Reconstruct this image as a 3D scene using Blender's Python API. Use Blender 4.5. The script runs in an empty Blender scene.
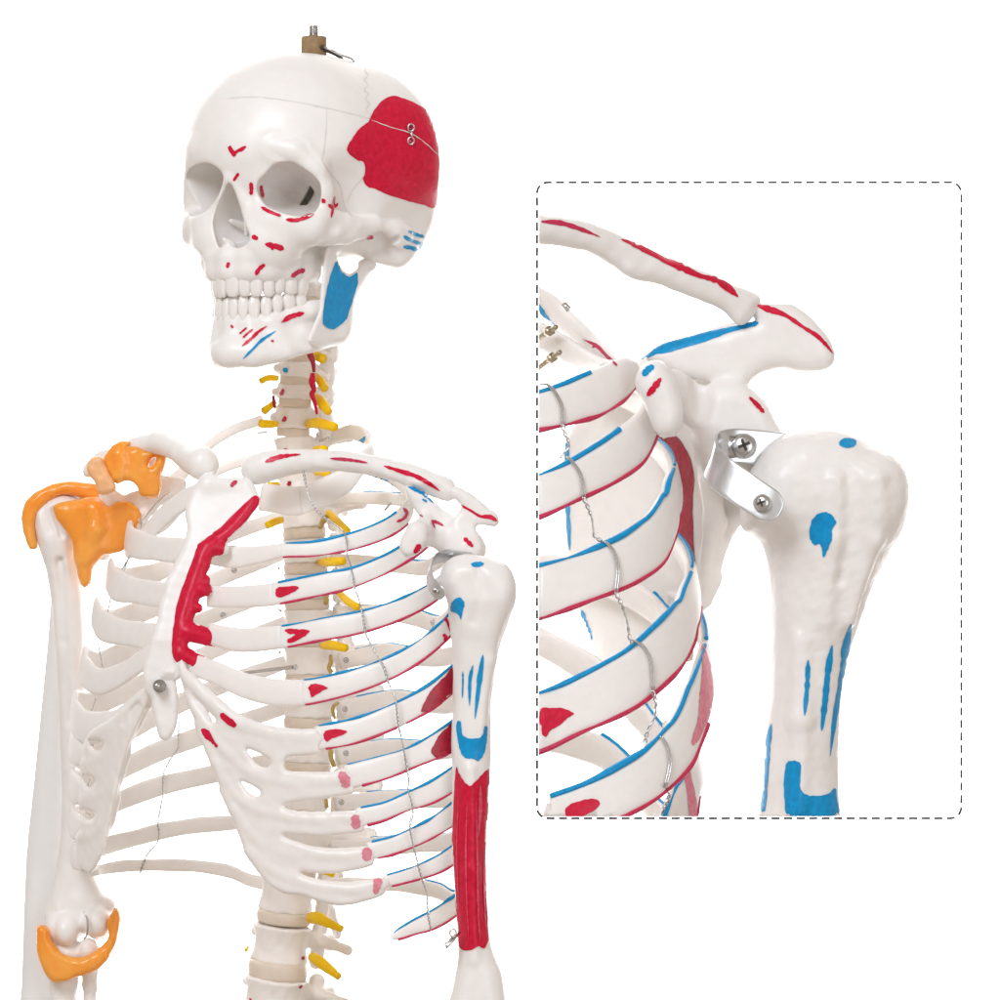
import bpy, bmesh, math, random
import numpy as np
from mathutils import Vector, geometry
from mathutils.bvhtree import BVHTree

random.seed(7); rng = np.random.default_rng(7)
# modelling unit: 1 unit = 0.75 mm ; x right, y away from the viewer, z up
S = 0.00075
D = 5000.0                       # viewing distance in modelling units
CAM = np.array([0.0, -D, 0.0])

def W(px, py, d):
    k = (D + d) / D
    return np.array([(px - 500.0) * k, d, (500.0 - py) * k])

scene = bpy.context.scene
COL = scene.collection

# ------------------------------------------------------------------ materials
def new_mat(name, col, rough=0.45, var=0.03, bump=0.15, bscale=900, metal=0.0, sss=0.0,
            sss_rad=(0.004, 0.002, 0.0015), spec=0.45, varscale=120, col2=None, coat=0.0, trans=0.0):
    m = bpy.data.materials.new(name); m.use_nodes = True
    nt = m.node_tree; b = nt.nodes['Principled BSDF']
    tc = nt.nodes.new('ShaderNodeTexCoord')
    n = nt.nodes.new('ShaderNodeTexNoise'); n.inputs['Scale'].default_value = varscale
    n.inputs['Detail'].default_value = 5
    nt.links.new(tc.outputs['Object'], n.inputs['Vector'])
    r = nt.nodes.new('ShaderNodeValToRGB')
    c2 = col2 if col2 else tuple(max(0, c * (1 - var * 2)) for c in col)
    r.color_ramp.elements[0].position = 0.3; r.color_ramp.elements[1].position = 0.7
    r.color_ramp.elements[0].color = (*c2, 1); r.color_ramp.elements[1].color = (*col, 1)
    nt.links.new(n.outputs['Fac'], r.inputs['Fac'])
    nt.links.new(r.outputs['Color'], b.inputs['Base Color'])
    b.inputs['Roughness'].default_value = rough
    b.inputs['Metallic'].default_value = metal
    b.inputs['Specular IOR Level'].default_value = spec
    if coat: b.inputs['Coat Weight'].default_value = coat; b.inputs['Coat Roughness'].default_value = 0.15
    if sss:
        b.inputs['Subsurface Weight'].default_value = sss
        b.inputs['Subsurface Radius'].default_value = (1, .55, .4)
        b.inputs['Subsurface Scale'].default_value = sss_rad[0]
    if trans: b.inputs['Transmission Weight'].default_value = trans
    if bump:
        n2 = nt.nodes.new('ShaderNodeTexNoise'); n2.inputs['Scale'].default_value = bscale
        n2.inputs['Detail'].default_value = 6
        n3 = nt.nodes.new('ShaderNodeTexNoise'); n3.inputs['Scale'].default_value = bscale / 6
        n3.inputs['Detail'].default_value = 3
        nt.links.new(tc.outputs['Object'], n2.inputs['Vector']); nt.links.new(tc.outputs['Object'], n3.inputs['Vector'])
        ad = nt.nodes.new('ShaderNodeMath'); ad.operation = 'MULTIPLY_ADD'; ad.inputs[1].default_value = 0.35
        nt.links.new(n2.outputs['Fac'], ad.inputs[0]); nt.links.new(n3.outputs['Fac'], ad.inputs[2])
        bp = nt.nodes.new('ShaderNodeBump'); bp.inputs['Strength'].default_value = bump
        bp.inputs['Distance'].default_value = 0.0012
        nt.links.new(ad.outputs[0], bp.inputs['Height']); nt.links.new(bp.outputs['Normal'], b.inputs['Normal'])
    return m

M = {}
M['bone'] = new_mat('bone', (.90, .868, .84), .36, .015, .2, 700, sss=.12, sss_rad=(.0018,))
M['white'] = new_mat('smooth_white_plastic', (.89, .88, .87), .35, .01, .06, 500)
M['rib'] = new_mat('rib_bone', (.90, .862, .83), .36, .02, .18, 700, sss=.12, sss_rad=(.0018,))
M['cart'] = new_mat('cartilage', (.895, .855, .82), .34, .02, .14, 500, sss=.2, sss_rad=(.003,))
M['vert'] = new_mat('vertebra_bone', (.895, .845, .80), .42, .02, .25, 700, sss=.12, sss_rad=(.0018,))
M['disc'] = new_mat('disc_rubber', (.76, .655, .54), .38, .03, .1, 500)
M['tooth'] = new_mat('tooth_enamel', (.89, .85, .81), .2, .02, .05, 500, spec=.5)
M['line'] = new_mat('joint_line', (.79, .745, .715), .6, .05, 0)
M['red'] = new_mat('red_paint', (.72, .007, .055), .34, .1, .35, 1500, varscale=260, col2=(.56, .001, .026), coat=.12, spec=.25)
M['redlight'] = new_mat('thin_light_red_paint', (.84, .13, .20), .36, .1, .3, 1500, varscale=500, col2=(.72, .02, .07))
M['redthin'] = new_mat('thin_red_paint', (.62, .035, .115), .38, .1, .3, 1500, varscale=500, col2=(.52, .012, .06))
M['pink'] = new_mat('pink_wash', (.76, .30, .35), .42, .1, .2, 1200, varscale=300, col2=(.70, .16, .24))
M['darkred'] = new_mat('maroon_paint', (.50, .006, .034), .38, .1, .3, 1500, varscale=420, col2=(.28, .004, .02), coat=.2)
M['blue'] = new_mat('blue_paint', (.001, .34, .70), .36, .1, .35, 1500, varscale=260, col2=(.001, .25, .55), coat=.12, spec=.25)
M['yellow'] = new_mat('nerve_yellow', (.98, .63, .003), .4, .05, .1, 900, col2=(.94, .54, .003), spec=.25)
M['ochre'] = new_mat('nerve_ochre', (.50, .34, .09), .5, .1, .2, 900)
M['orange'] = new_mat('ligament_rubber', (.98, .45, .085), .24, .08, .1, 600, sss=.6, sss_rad=(.010,), varscale=22, col2=(.93, .29, .012), coat=.15)
M['peach'] = new_mat('pale_ligament', (.94, .52, .25), .35, .05, .12, 600, sss=.3, sss_rad=(.005,))
M['steel'] = new_mat('steel', (.62, .61, .60), .26, .05, .05, 1500, metal=1.0)
M['brass'] = new_mat('dull_brass', (.50, .42, .30), .35, .1, .1, 1500, metal=1.0)
M['zinc'] = new_mat('zinc_strap', (.74, .75, .76), .30, .04, .06, 1200, metal=1.0)
M['dark'] = new_mat('dark_recess', (.05, .04, .035), .6, .05, 0)
M['wood'] = new_mat('peg_wood', (.36, .235, .12), .6, .2, .3, 500, varscale=200, col2=(.27, .17, .08))
M['dash'] = new_mat('dash_ink', (.06, .055, .065), .6, .02, 0)
M['wall'] = new_mat('white_backdrop', (.93, .93, .93), .9, .0, 0, spec=0.0)

# ------------------------------------------------------------------ mesh builder
class MB:
    def __init__(s): s.v = []; s.f = []; s.m = []; s.n = 0
    def add(s, v, f, mat=0):
        v = np.asarray(v, float)
        s.v.append(v)
        for q in f:
            s.f.append([int(i) + s.n for i in q]); s.m.append(mat)
        s.n += len(v)
        return s
    def clip(s, planes):
        bm = bmesh.new(); V = np.concatenate(s.v)
        vs = [bm.verts.new(p) for p in V]
        for f, m in zip(s.f, s.m):
            try: q = bm.faces.new([vs[i] for i in f]); q.material_index = m
            except ValueError: pass
        for co, no in planes:
            r = bmesh.ops.bisect_plane(bm, geom=bm.verts[:] + bm.edges[:] + bm.faces[:], plane_co=co, plane_no=no, clear_outer=True)
            ed = [e for e in r['geom_cut'] if isinstance(e, bmesh.types.BMEdge) and e.is_valid and e.is_boundary]
            if ed: bmesh.ops.holes_fill(bm, edges=ed, sides=0)
        bm.verts.index_update()
        s.v = [np.array([v.co[:] for v in bm.verts])] if len(bm.verts) else []
        s.f = [[v.index for v in f.verts] for f in bm.faces]; s.m = [f.material_index for f in bm.faces]; s.n = len(bm.verts)
        bm.free(); return s
    def bvh(s):
        return BVHTree.FromPolygons([Vector(p) for p in np.concatenate(s.v)], s.f)
    def build(s, name, mats, parent=None, loc=None, label=None):
        me = bpy.data.meshes.new(name)
        V = np.concatenate(s.v) * S
        if loc is not None: V = V - np.asarray(loc) * S
        nl = [len(f) for f in s.f]
        me.vertices.add(len(V)); me.vertices.foreach_set('co', V.astype(np.float32).ravel())
        me.loops.add(sum(nl)); me.loops.foreach_set('vertex_index', np.concatenate([np.array(f) for f in s.f]).astype(np.int32))
        me.polygons.add(len(nl))
        st = np.concatenate([[0], np.cumsum(nl)[:-1]]).astype(np.int32)
        me.polygons.foreach_set('loop_start', st)
        for m in mats: me.materials.append(M[m])
        me.polygons.foreach_set('material_index', np.array(s.m, np.int32))
        me.polygons.foreach_set('use_smooth', np.ones(len(nl), bool))
        me.update(calc_edges=True); me.validate()
        o = bpy.data.objects.new(name, me); COL.objects.link(o)
        if loc is not None: o.location = Vector(np.asarray(loc) * S)
        if parent is not None:
            o.parent = parent; o.matrix_parent_inverse = parent.matrix_world.inverted() if False else o.matrix_parent_inverse
            o.location = Vector((np.asarray(loc) if loc is not None else np.zeros(3)) * S) - WORLD.get(parent.name, Vector((0, 0, 0)))
        WORLD[o.name] = Vector((np.asarray(loc) if loc is not None else np.zeros(3)) * S)
        if label: o['label'] = label
        return o
WORLD = {}

def thing(name, label, cat, loc):
    o = bpy.data.objects.new(name, None); COL.objects.link(o)
    o.location = Vector(np.asarray(loc) * S); o.empty_display_size = .02
    o['label'] = label; o['category'] = cat
    WORLD[o.name] = o.location.copy()
    return o

# ------------------------------------------------------------------ curves
def cr(pts, n=8, closed=False):
    P = np.asarray(pts, float); N = len(P); out = []
    rngi = range(N) if closed else range(N - 1)
    for i in rngi:
        if closed: p0, p1, p2, p3 = P[(i - 1) % N], P[i], P[(i + 1) % N], P[(i + 2) % N]
        else:
            p1, p2 = P[i], P[i + 1]
            p0 = P[i - 1] if i > 0 else 2 * p1 - p2
            p3 = P[i + 2] if i + 2 < N else 2 * p2 - p1
        # centripetal-ish damping to avoid overshoot
        for j in range(n):
            t = j / n
            a = 2 * t**3 - 3 * t**2 + 1; b = t**3 - 2 * t**2 + t; c = -2 * t**3 + 3 * t**2; d = t**3 - t**2
            m1 = (p2 - p0) * .45; m2 = (p3 - p1) * .45
            L = np.linalg.norm((p2 - p1)[:2])
            for mm in (m1, m2):
                l = np.linalg.norm(mm[:2])
                if l > 1.3 * L and l > 0: mm *= 1.3 * L / l
            out.append(a * p1 + b * m1 + c * p2 + d * m2)
    if not closed: out.append(P[-1])
    return np.array(out)

def norm(v): return v / (np.linalg.norm(v, axis=-1, keepdims=True) + 1e-12)

def sweep(P, Wd, N, w, t, n=14, e=2.6, mb=None, mat=0, cap=True):
    """superellipse section swept along P; Wd/N section axes; w,t full width / thickness"""
    mb = mb or MB(); K = len(P)
    a = np.linspace(0, 2 * np.pi, n, endpoint=False)
    ca, sa = np.cos(a), np.sin(a)
    cx = np.sign(ca) * np.abs(ca) ** (2 / e); sx = np.sign(sa) * np.abs(sa) ** (2 / e)
    w = np.broadcast_to(w, K); t = np.broadcast_to(t, K)
    V = P[:, None, :] + Wd[:, None, :] * (cx[None, :, None] * w[:, None, None] / 2) + N[:, None, :] * (sx[None, :, None] * t[:, None, None] / 2)
    F = []
    for i in range(K - 1):
        for j in range(n):
            F.append((i * n + j, i * n + (j + 1) % n, (i + 1) * n + (j + 1) % n, (i + 1) * n + j))
    V = V.reshape(-1, 3)
    if cap:
        F.append(tuple(range(n - 1, -1, -1))); F.append(tuple((K - 1) * n + j for j in range(n)))
    return mb.add(V, F, mat)

def frames(P):
    P = np.asarray(P, float)
    T = norm(np.gradient(P, axis=0))
    up = np.array([0, 0, 1.0]) if abs(T[0][2]) < .9 else np.array([1.0, 0, 0])
    N = [norm(np.cross(T[0], up))]
    for i in range(1, len(P)):
        n = N[-1] - T[i] * np.dot(N[-1], T[i]); N.append(norm(n))
    N = np.array(N); B = np.cross(T, N)
    return T, N, B

def tube(P, r, n=8, mb=None, mat=0, smooth=0, flat=1.0):
    P = np.asarray(P, float)
    r = np.broadcast_to(np.asarray(r, float), len(P)).copy()
    if smooth:
        q = cr(np.column_stack([P, r]), smooth); P = q[:, :3]; r = q[:, 3]
    T, N, B = frames(P)
    return sweep(P, B, N, r * 2, r * 2 * flat, n, 2.0, mb, mat)

def twisted(P, r=.55, amp=.8, pitch=9, mb=None, mat=0):
    """two strands of wire twisted round each other along P"""
    P = cr(P, 10); T, N, B = frames(P)
    s = np.concatenate([[0], np.cumsum(np.linalg.norm(np.diff(P, axis=0), axis=1))])
    m = max(8, int(s[-1] / 1.3)); q = np.linspace(0, s[-1], m)
    P2 = np.column_stack([np.interp(q, s, P[:, i]) for i in range(3)])
    N2 = np.column_stack([np.interp(q, s, N[:, i]) for i in range(3)]); B2 = np.column_stack([np.interp(q, s, B[:, i]) for i in range(3)])
    mb = mb or MB()
    for ph in (0, np.pi):
        a = q / pitch * 2 * np.pi + ph
        am = amp * (0.7 + .5 * np.sin(q * .13 + 1))
        tube(P2 + N2 * (np.cos(a) * am)[:, None] + B2 * (np.sin(a) * am)[:, None], r, 6, mb, mat)
    return mb

# ------------------------------------------------------------------ 2D polygon distance
class Poly:
    """signed distance (negative inside) to outlines given in photo units, on a 1-unit grid"""
    def __init__(s, loops, smooth=4, pad=60, step=1.0):
        L = []
        for lp in loops:
            q = cr(lp, smooth, True) if smooth else np.asarray(lp, float)
            L.append(q)
        A = np.concatenate(L)
        s.x0, s.y0 = A.min(0) - pad; s.x1, s.y1 = A.max(0) + pad; s.st = step
        X = np.arange(s.x0, s.x1 + step, step); Y = np.arange(s.y0, s.y1 + step, step)
        gx, gy = np.meshgrid(X, Y, indexing='ij')
        d2 = np.full(gx.shape, 1e12); ins = np.zeros(gx.shape, bool)
        for q in L:
            r = np.roll(q, -1, axis=0)
            for (ax, ay), (bx, by) in zip(q, r):
                ex, ey = bx - ax, by - ay; l2 = ex * ex + ey * ey + 1e-12
                t = np.clip(((gx - ax) * ex + (gy - ay) * ey) / l2, 0, 1)
                d2 = np.minimum(d2, (gx - ax - t * ex) ** 2 + (gy - ay - t * ey) ** 2)
                c = ((ay > gy) != (by > gy))
                if by != ay: ins ^= c & (gx < (bx - ax) * (gy - ay) / (by - ay) + ax)
        s.G = np.where(ins, -1, 1) * np.sqrt(d2)
        s.nx, s.ny = gx.shape; s.box = (A.min(0), A.max(0))
    def __call__(s, x, y):
        u = np.clip((x - s.x0) / s.st, 0, s.nx - 1.001); v = np.clip((y - s.y0) / s.st, 0, s.ny - 1.001)
        i = u.astype(np.int32); j = v.astype(np.int32); fu = u - i; fv = v - j
        G = s.G
        return (G[i, j] * (1 - fu) * (1 - fv) + G[i + 1, j] * fu * (1 - fv) + G[i, j + 1] * (1 - fu) * fv + G[i + 1, j + 1] * fu * fv)

# ------------------------------------------------------------------ implicit surfaces
def smin(a, b, k):
    if k <= 0: return np.minimum(a, b)
    h = np.clip(.5 + .5 * (b - a) / k, 0, 1)
    return b * (1 - h) + a * h - k * h * (1 - h)
def smax(a, b, k): return -smin(-a, -b, k)

class Field:
    def __init__(s, lo, hi, h):
        s.lo = np.asarray(lo, float); s.h = h
        n = np.ceil((np.asarray(hi) - s.lo) / h).astype(int) + 1
        s.n = n; s.F = np.full(n, 40., np.float32)
    def sl(s, lo, hi):
        a = np.clip(np.floor((np.asarray(lo) - s.lo) / s.h).astype(int), 0, s.n - 1)
        b = np.clip(np.ceil((np.asarray(hi) - s.lo) / s.h).astype(int) + 1, 1, s.n)
        if np.any(b <= a): return None, None
        sl = tuple(slice(int(i), int(j)) for i, j in zip(a, b))
        g = [(s.lo[i] + s.h * np.arange(a[i], b[i])).astype(np.float32) for i in range(3)]
        return sl, (g[0][:, None, None], g[1][None, :, None], g[2][None, None, :])
    def op(s, lo, hi, fn, k=4, mode='add', m=None):
        m = (k + 4 * s.h + 3) if m is None else m
        sl, g = s.sl(np.asarray(lo) - m, np.asarray(hi) + m)
        if sl is None: return
        d = fn(*g)
        if mode == 'add': s.F[sl] = smin(s.F[sl], d, k)
        elif mode == 'sub': s.F[sl] = smax(s.F[sl], -d, k)
        elif mode == 'and': s.F[sl] = smax(s.F[sl], d, k)
        elif mode == 'off': s.F[sl] = s.F[sl] + d
    def ell(s, c, r, ax=None, k=6, mode='add'):
        c = np.asarray(c, float); r = np.asarray(r, float)
        ax = np.eye(3) if ax is None else np.asarray(ax)
        ext = np.sqrt(((ax * r[:, None]) ** 2).sum(0))
        def fn(x, y, z):
            q = [((x - c[0]) * a[0] + (y - c[1]) * a[1] + (z - c[2]) * a[2]) for a in ax]
            k0 = np.sqrt(sum((q[i] / r[i]) ** 2 for i in range(3)))
            k1 = np.sqrt(sum((q[i] / r[i] ** 2) ** 2 for i in range(3))) + 1e-6
            return k0 * (k0 - 1) / k1
        s.op(c - ext, c + ext, fn, k, mode)
    def cone(s, a, b, ra, rb, k=4, mode='add'):
        a = np.asarray(a, float); b = np.asarray(b, float); R = max(ra, rb); ab = b - a; l2 = ab @ ab + 1e-9
        def fn(x, y, z):
            t = np.clip(((x - a[0]) * ab[0] + (y - a[1]) * ab[1] + (z - a[2]) * ab[2]) / l2, 0, 1)
            return np.sqrt((x - a[0] - t * ab[0]) ** 2 + (y - a[1] - t * ab[1]) ** 2 + (z - a[2] - t * ab[2]) ** 2) - (ra + t * (rb - ra))
        s.op(np.minimum(a, b) - R, np.maximum(a, b) + R, fn, k, mode)
    def chain(s, P, r, k=4, mode='add'):
        r = np.broadcast_to(r, len(P))
        for i in range(len(P) - 1): s.cone(P[i], P[i + 1], r[i], r[i + 1], k, mode)
    def puff(s, poly, yc, T, R, k=4, mode='add', dm=0.0, ny=None, ymin=None, ymax=None):
        """rounded slab of half thickness T round the depth surface yc(px,py), edge rounding R"""
        k0 = (D + dm) / D
        (ax, ay), (bx, by) = poly.box
        def depth(X, Z): return yc(X, Z)
        lx, hx = (ax - 500) * k0, (bx - 500) * k0; lz, hz = (500 - by) * k0, (500 - ay) * k0
        gx = np.linspace(ax, bx, 12)[:, None]; gz = np.linspace(ay, by, 12)[None, :]
        yy = yc(gx, gz) + 0 * gx + 0 * gz
        def fn(x, y, z):
            px = x / k0 + 500; py = 500 - z / k0
            sd = poly(px + 0 * z[:, :1] if False else px + 0 * z, py + 0 * x)      # (nx,1,nz)
            y0 = yc(px, py)
            f = 1.0
            if ny is not None: f = ny(px, py)
            Tt = T(px, py) if callable(T) else T
            u = np.clip(1 + sd / R, 0, None)               # 0 deep inside, 1 on the outline
            q = np.sqrt(u ** 2 + ((y - y0) * f / Tt) ** 2)
            return (q - 1) * min(R, np.max(Tt) if callable(T) else T)
        tm = 14 + (float(np.max(T(gx, gz))) if callable(T) else T) * (4 if ny else 1.2)
        s.op((lx, yy.min() - tm, lz), (hx, yy.max() + tm, hz), fn, k, mode)
    def noise(s, amp, sc, seed=0):
        r = np.random.default_rng(seed)
        sl, (x, y, z) = s.sl(s.lo, s.lo + s.h * s.n)
        tot = 0
        for i in range(5):
            v = r.normal(size=3); v /= np.linalg.norm(v); f = (1.0 + .8 * r.random()) / sc * 2 * np.pi
            w = r.normal(size=3); w /= np.linalg.norm(w)
            tot = tot + np.sin((x * v[0] + y * v[1] + z * v[2]) * f + r.random() * 6) * np.sin((x * w[0] + y * w[1] + z * w[2]) * f * .7 + r.random() * 6)
        s.F += (tot * amp * .5).astype(np.float32)
    def plane(s, n, p):
        n = np.asarray(n, float)
        sl, (x, y, z) = s.sl(s.lo, s.lo + s.h * s.n)
        s.F = np.maximum(s.F, (x - p[0]) * n[0] + (y - p[1]) * n[1] + (z - p[2]) * n[2]).astype(np.float32)
    def mesh(s, smooth=2):
        F = s.F
        # close at the border
        for ax in range(3):
            sl = [slice(None)] * 3
            for e in (0, -1):
                sl[ax] = e; F[tuple(sl)] = np.maximum(F[tuple(sl)], .5)
        ins = F < 0
        c = np.zeros(np.array(F.shape) - 1, np.int8)
        for i in (0, 1):
            for j in (0, 1):
                for k in (0, 1):
                    c += ins[i:F.shape[0] - 1 + i, j:F.shape[1] - 1 + j, k:F.shape[2] - 1 + k]
        act = (c > 0) & (c < 8)
        ci = np.argwhere(act)
        idx = np.full(act.shape, -1, np.int32); idx[act] = np.arange(len(ci))
        corners = np.array([(i, j, k) for i in (0, 1) for j in (0, 1) for k in (0, 1)])
        vals = np.stack([F[ci[:, 0] + a, ci[:, 1] + b, ci[:, 2] + d] for a, b, d in corners], 1)
        acc = np.zeros((len(ci), 3)); cnt = np.zeros(len(ci))
        for a in range(8):
            for b in range(a + 1, 8):
                if np.abs(corners[a] - corners[b]).sum() != 1: continue
                va, vb = vals[:, a], vals[:, b]; cs = (va < 0) != (vb < 0)
                t = np.where(cs, va / np.where(va == vb, 1, va - vb), 0)
                acc += np.where(cs[:, None], corners[a] + t[:, None] * (corners[b] - corners[a]), 0); cnt += cs
        V = (ci + acc / cnt[:, None]) * s.h + s.lo
        quads = []
        for ax in range(3):
            o = [i for i in range(3) if i != ax]
            sa = [slice(1, -1)] * 3; sb = [slice(1, -1)] * 3
            sa[ax] = slice(0, -1); sb[ax] = slice(1, None)
            A = ins[tuple(sa)]; B = ins[tuple(sb)]
            for flip, msk in ((0, A & ~B), (1, ~A & B)):
                e = np.argwhere(msk)
                if not len(e): continue
                off = np.ones(3, int); off[ax] = 0
                e = e + off
                q = []
                for du, dv in ((0, 0), (-1, 0), (-1, -1), (0, -1)):
                    p = e.copy(); p[:, o[0]] += du; p[:, o[1]] += dv
                    q.append(idx[p[:, 0], p[:, 1], p[:, 2]])
                q = np.stack(q, 1)
                if (flip == 0) == (ax == 1): q = q[:, ::-1]
                quads.append(q)
        Q = np.concatenate(quads); Q = Q[(Q >= 0).all(1)]
        lab = np.arange(len(V))
        E0 = np.concatenate([Q[:, [0, 1]], Q[:, [1, 2]], Q[:, [2, 3]]])
        while True:                     # keep the main connected piece only
            m = np.minimum(lab[E0[:, 0]], lab[E0[:, 1]]); l2 = lab.copy()
            np.minimum.at(l2, E0[:, 0], m); np.minimum.at(l2, E0[:, 1], m); l2 = l2[l2]; l2 = l2[l2]
            if (l2 == lab).all(): break
            lab = l2
        big = np.bincount(lab).argmax(); keep = lab == big
        Q = Q[keep[Q[:, 0]]]; re = np.cumsum(keep) - 1; V = V[keep]; Q = re[Q]
        E = np.concatenate([Q[:, [0, 1]], Q[:, [1, 2]], Q[:, [2, 3]], Q[:, [3, 0]]])
        for _ in range(smooth):
            sm = np.zeros_like(V); n = np.zeros(len(V))
            for a, b in ((0, 1), (1, 0)):
                for i in range(3): sm[:, i] += np.bincount(E[:, a], V[E[:, b], i], len(V))
                n += np.bincount(E[:, a], minlength=len(V))
            V = V * .45 + .55 * sm / n[:, None]
        return V, Q
    def mb(s, mat=0, smooth=2):
        V, Q = s.mesh(smooth); return MB().add(V, Q.tolist(), mat)

# ------------------------------------------------------------------ paint laid on surfaces
def drape(mb, bvh, poly, mat, off=.45, step=3.0, maxjump=9, smooth=4, jitter=.25):
    P = cr(poly, smooth, True) if smooth else np.asarray(poly, float)
    if jitter: P = P + rng.normal(size=P.shape) * jitter
    x0, y0 = P.min(0); x1, y1 = P.max(0)
    pad = Poly([P], 0, 4, 1.0)
    pts = [Vector(p) for p in P]; n = len(pts)
    gx = np.arange(x0 + step * .5, x1, step); gy = np.arange(y0 + step * .5, y1, step)
    for i, a in enumerate(gx):
        for b in gy + (step * .5 if i % 2 else 0):
            if pad(np.array([a]), np.array([b]))[0] < -.35 * step: pts.append(Vector((a, b)))
    r = geometry.delaunay_2d_cdt(pts, [], [list(range(n))], 1, 1e-4)
    vs, fs = r[0], r[2]
    o = Vector(CAM); V = []; ok = []
    for v in vs:
        d = Vector(W(v[0], v[1], 0)) - o; d.normalize()
        hit, nr, ix, dist = bvh.ray_cast(o, d)
        if hit is None: ok.append(False); V.append((0, 0, 0)); continue
        if nr.dot(d) > 0: nr = -nr
        V.append(tuple(hit + nr * off - d * off * .4)); ok.append(True)
    V = np.array(V); F = []
    for f in fs:
        if not all(ok[i] for i in f): continue
        y = V[list(f), 1]
        if y.max() - y.min() > maxjump: continue
        F.append(tuple(f))
    if F:
        F = np.array(F); u, inv = np.unique(F.ravel(), return_inverse=True)
        mb.add(V[u], inv.reshape(-1, 3).tolist(), mat)

def stroke(pts, w, taper=True):
    P = cr(pts, 6); s = np.linspace(0, 1, len(P))
    T = norm(np.gradient(P, axis=0)); N = np.column_stack([-T[:, 1], T[:, 0]])
    ww = np.interp(s, np.linspace(0, 1, len(w)), w) if hasattr(w, '__len__') else np.full(len(P), w)
    if taper: ww = ww * np.sqrt(np.clip(np.minimum(s, 1 - s) * 6, .03, 1))
    ww = ww * (1 + .12 * rng.normal(size=len(P)))
    return np.concatenate([P + N * ww[:, None] / 2, (P - N * ww[:, None] / 2)[::-1]])

def paint(mb, items, base=1, **kw):
    """items: (matindex, 'p'|'s', pts, width)"""
    b = mb.bvh()
    V0 = np.concatenate(mb.v); nf = len(mb.f); base_m = list(mb.m)
    FC = None
    for it in items:
        if it[1] == 'p' and kw.get('faces', True):
            A = np.array(it[2], float); (x0, y0), (x1, y1) = A.min(0), A.max(0)
            if (x1 - x0) * (y1 - y0) > 150 and len(mb.v) and nf > 12000:
                if FC is None:
                    q = np.array([f[:4] for f in mb.f[:nf] if len(f) == 4]); qi = np.array([i for i, f in enumerate(mb.f[:nf]) if len(f) == 4])
                    C4 = V0[q].mean(1); nn = np.cross(V0[q[:, 2]] - V0[q[:, 0]], V0[q[:, 3]] - V0[q[:, 1]]); FC = True
                    kk = (D + C4[:, 1]) / D; ppx = C4[:, 0] / kk + 500; ppy = 500 - C4[:, 2] / kk
                    fac = (nn * (C4 - CAM)).sum(1) < 0
                PP = Poly([it[2]], 4, 4, .5)
                c = np.where(fac & (ppx > x0) & (ppx < x1) & (ppy > y0) & (ppy < y1))[0]
                sdv = PP(ppx[c], ppy[c]); c = c[sdv < -.9]
                for i in c:
                    d = Vector(C4[i]) - Vector(CAM); L = d.length; d.normalize()
                    h = b.ray_cast(Vector(CAM), d)
                    if h[0] is not None and h[3] > L - 3: mb.m[qi[i]] = it[0]
    for it in items:
        if it[1] == 'p': drape(mb, b, it[2], it[0], step=kw.get('step', 3.0), maxjump=kw.get('maxjump', 9), off=kw.get('off', .45))
        else:
            drape(mb, b, stroke(it[2], it[3]), it[0], smooth=0, jitter=0.05, step=kw.get('sstep', 2.2), maxjump=kw.get('maxjump', 9), off=kw.get('off', .45))

def screw(a, nrm, r, mb=None, mat=0, dark=1, length=6):
    """pan head screw with a cross recess; a = head centre, nrm = outward"""
    mb = mb or MB(); a = np.asarray(a, float); nrm = norm(np.asarray(nrm, float))
    t = norm(np.cross(nrm, [0, 0, 1.0])); b = np.cross(nrm, t)
    prof = [(-length, r * .45), (-.3 * r, r * .45), (-.3 * r, r), (.15 * r, r), (.4 * r, r * .8), (.5 * r, r * .45), (.52 * r, .01)]
    n = 20; V = []; F = []
    for h, q in prof:
        for j in range(n):
            an = 2 * np.pi * j / n
            V.append(a + nrm * h + (t * np.cos(an) + b * np.sin(an)) * q)
    for i in range(len(prof) - 1):
        for j in range(n): F.append((i * n + j, i * n + (j + 1) % n, (i + 1) * n + (j + 1) % n, (i + 1) * n + j))
    mb.add(V, F, mat)
    for u, v in ((t, b), (b, t)):
        u2 = norm(u + .4 * v) if u is t else norm(np.cross(nrm, norm(t + .4 * b)))
        v2 = np.cross(nrm, u2)
        q = [a + nrm * r * .56 + u2 * sx * r * .5 + v2 * sy * r * .12 for sx, sy in ((-1, -1), (1, -1), (1, 1), (-1, 1))]
        mb.add(q, [(0, 1, 2, 3)], dark)
    return mb
WORLDS = 0.47
EXPO = 0.06
LIGHTS = [
 ('key_softbox', (-1.2, -2.6, 1.9), (-.1, 0, 0), (1.2, 1.2), 55),
 ('fill_softbox', (1.6, -2.8, .3), (.1, 0, 0), (1.4, 1.8), 18),
 ('backdrop_light_one', (-.9, .6, 0.0), (-.35, 1.12, 0), (.3, 2.4), 22),
 ('backdrop_light_two', (.9, .6, 0.0), (.35, 1.12, 0), (.3, 2.4), 22),
]
# ================================================================== THE SKELETON
skel = thing('anatomical_skeleton', 'full anatomy skeleton with skull and orange shoulder ligaments, bones painted red and blue',
             'skeleton', W(290, 1040, 20))
# ------------------------------------------------------------------ skull
TH = math.radians(37); hs, hc = math.sin(TH), math.cos(TH)
HX, HD = 308.0, -20.0
AXH = np.array([[hc, -hs, 0], [-hs, -hc, 0], [0, 0, 1.0]])      # left, forward, up
def HL(l, f, py):                  # head-frame point: left, forward, height
    return W(HX - f * hs + l * hc, py, 0) * [1, 0, 1] + [0, HD - f * hc - l * hs, 0]
def HP(px, py, f):                 # point seen at px,py lying f forward
    return HL((px - HX + f * hs) / hc, f, py)

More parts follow.
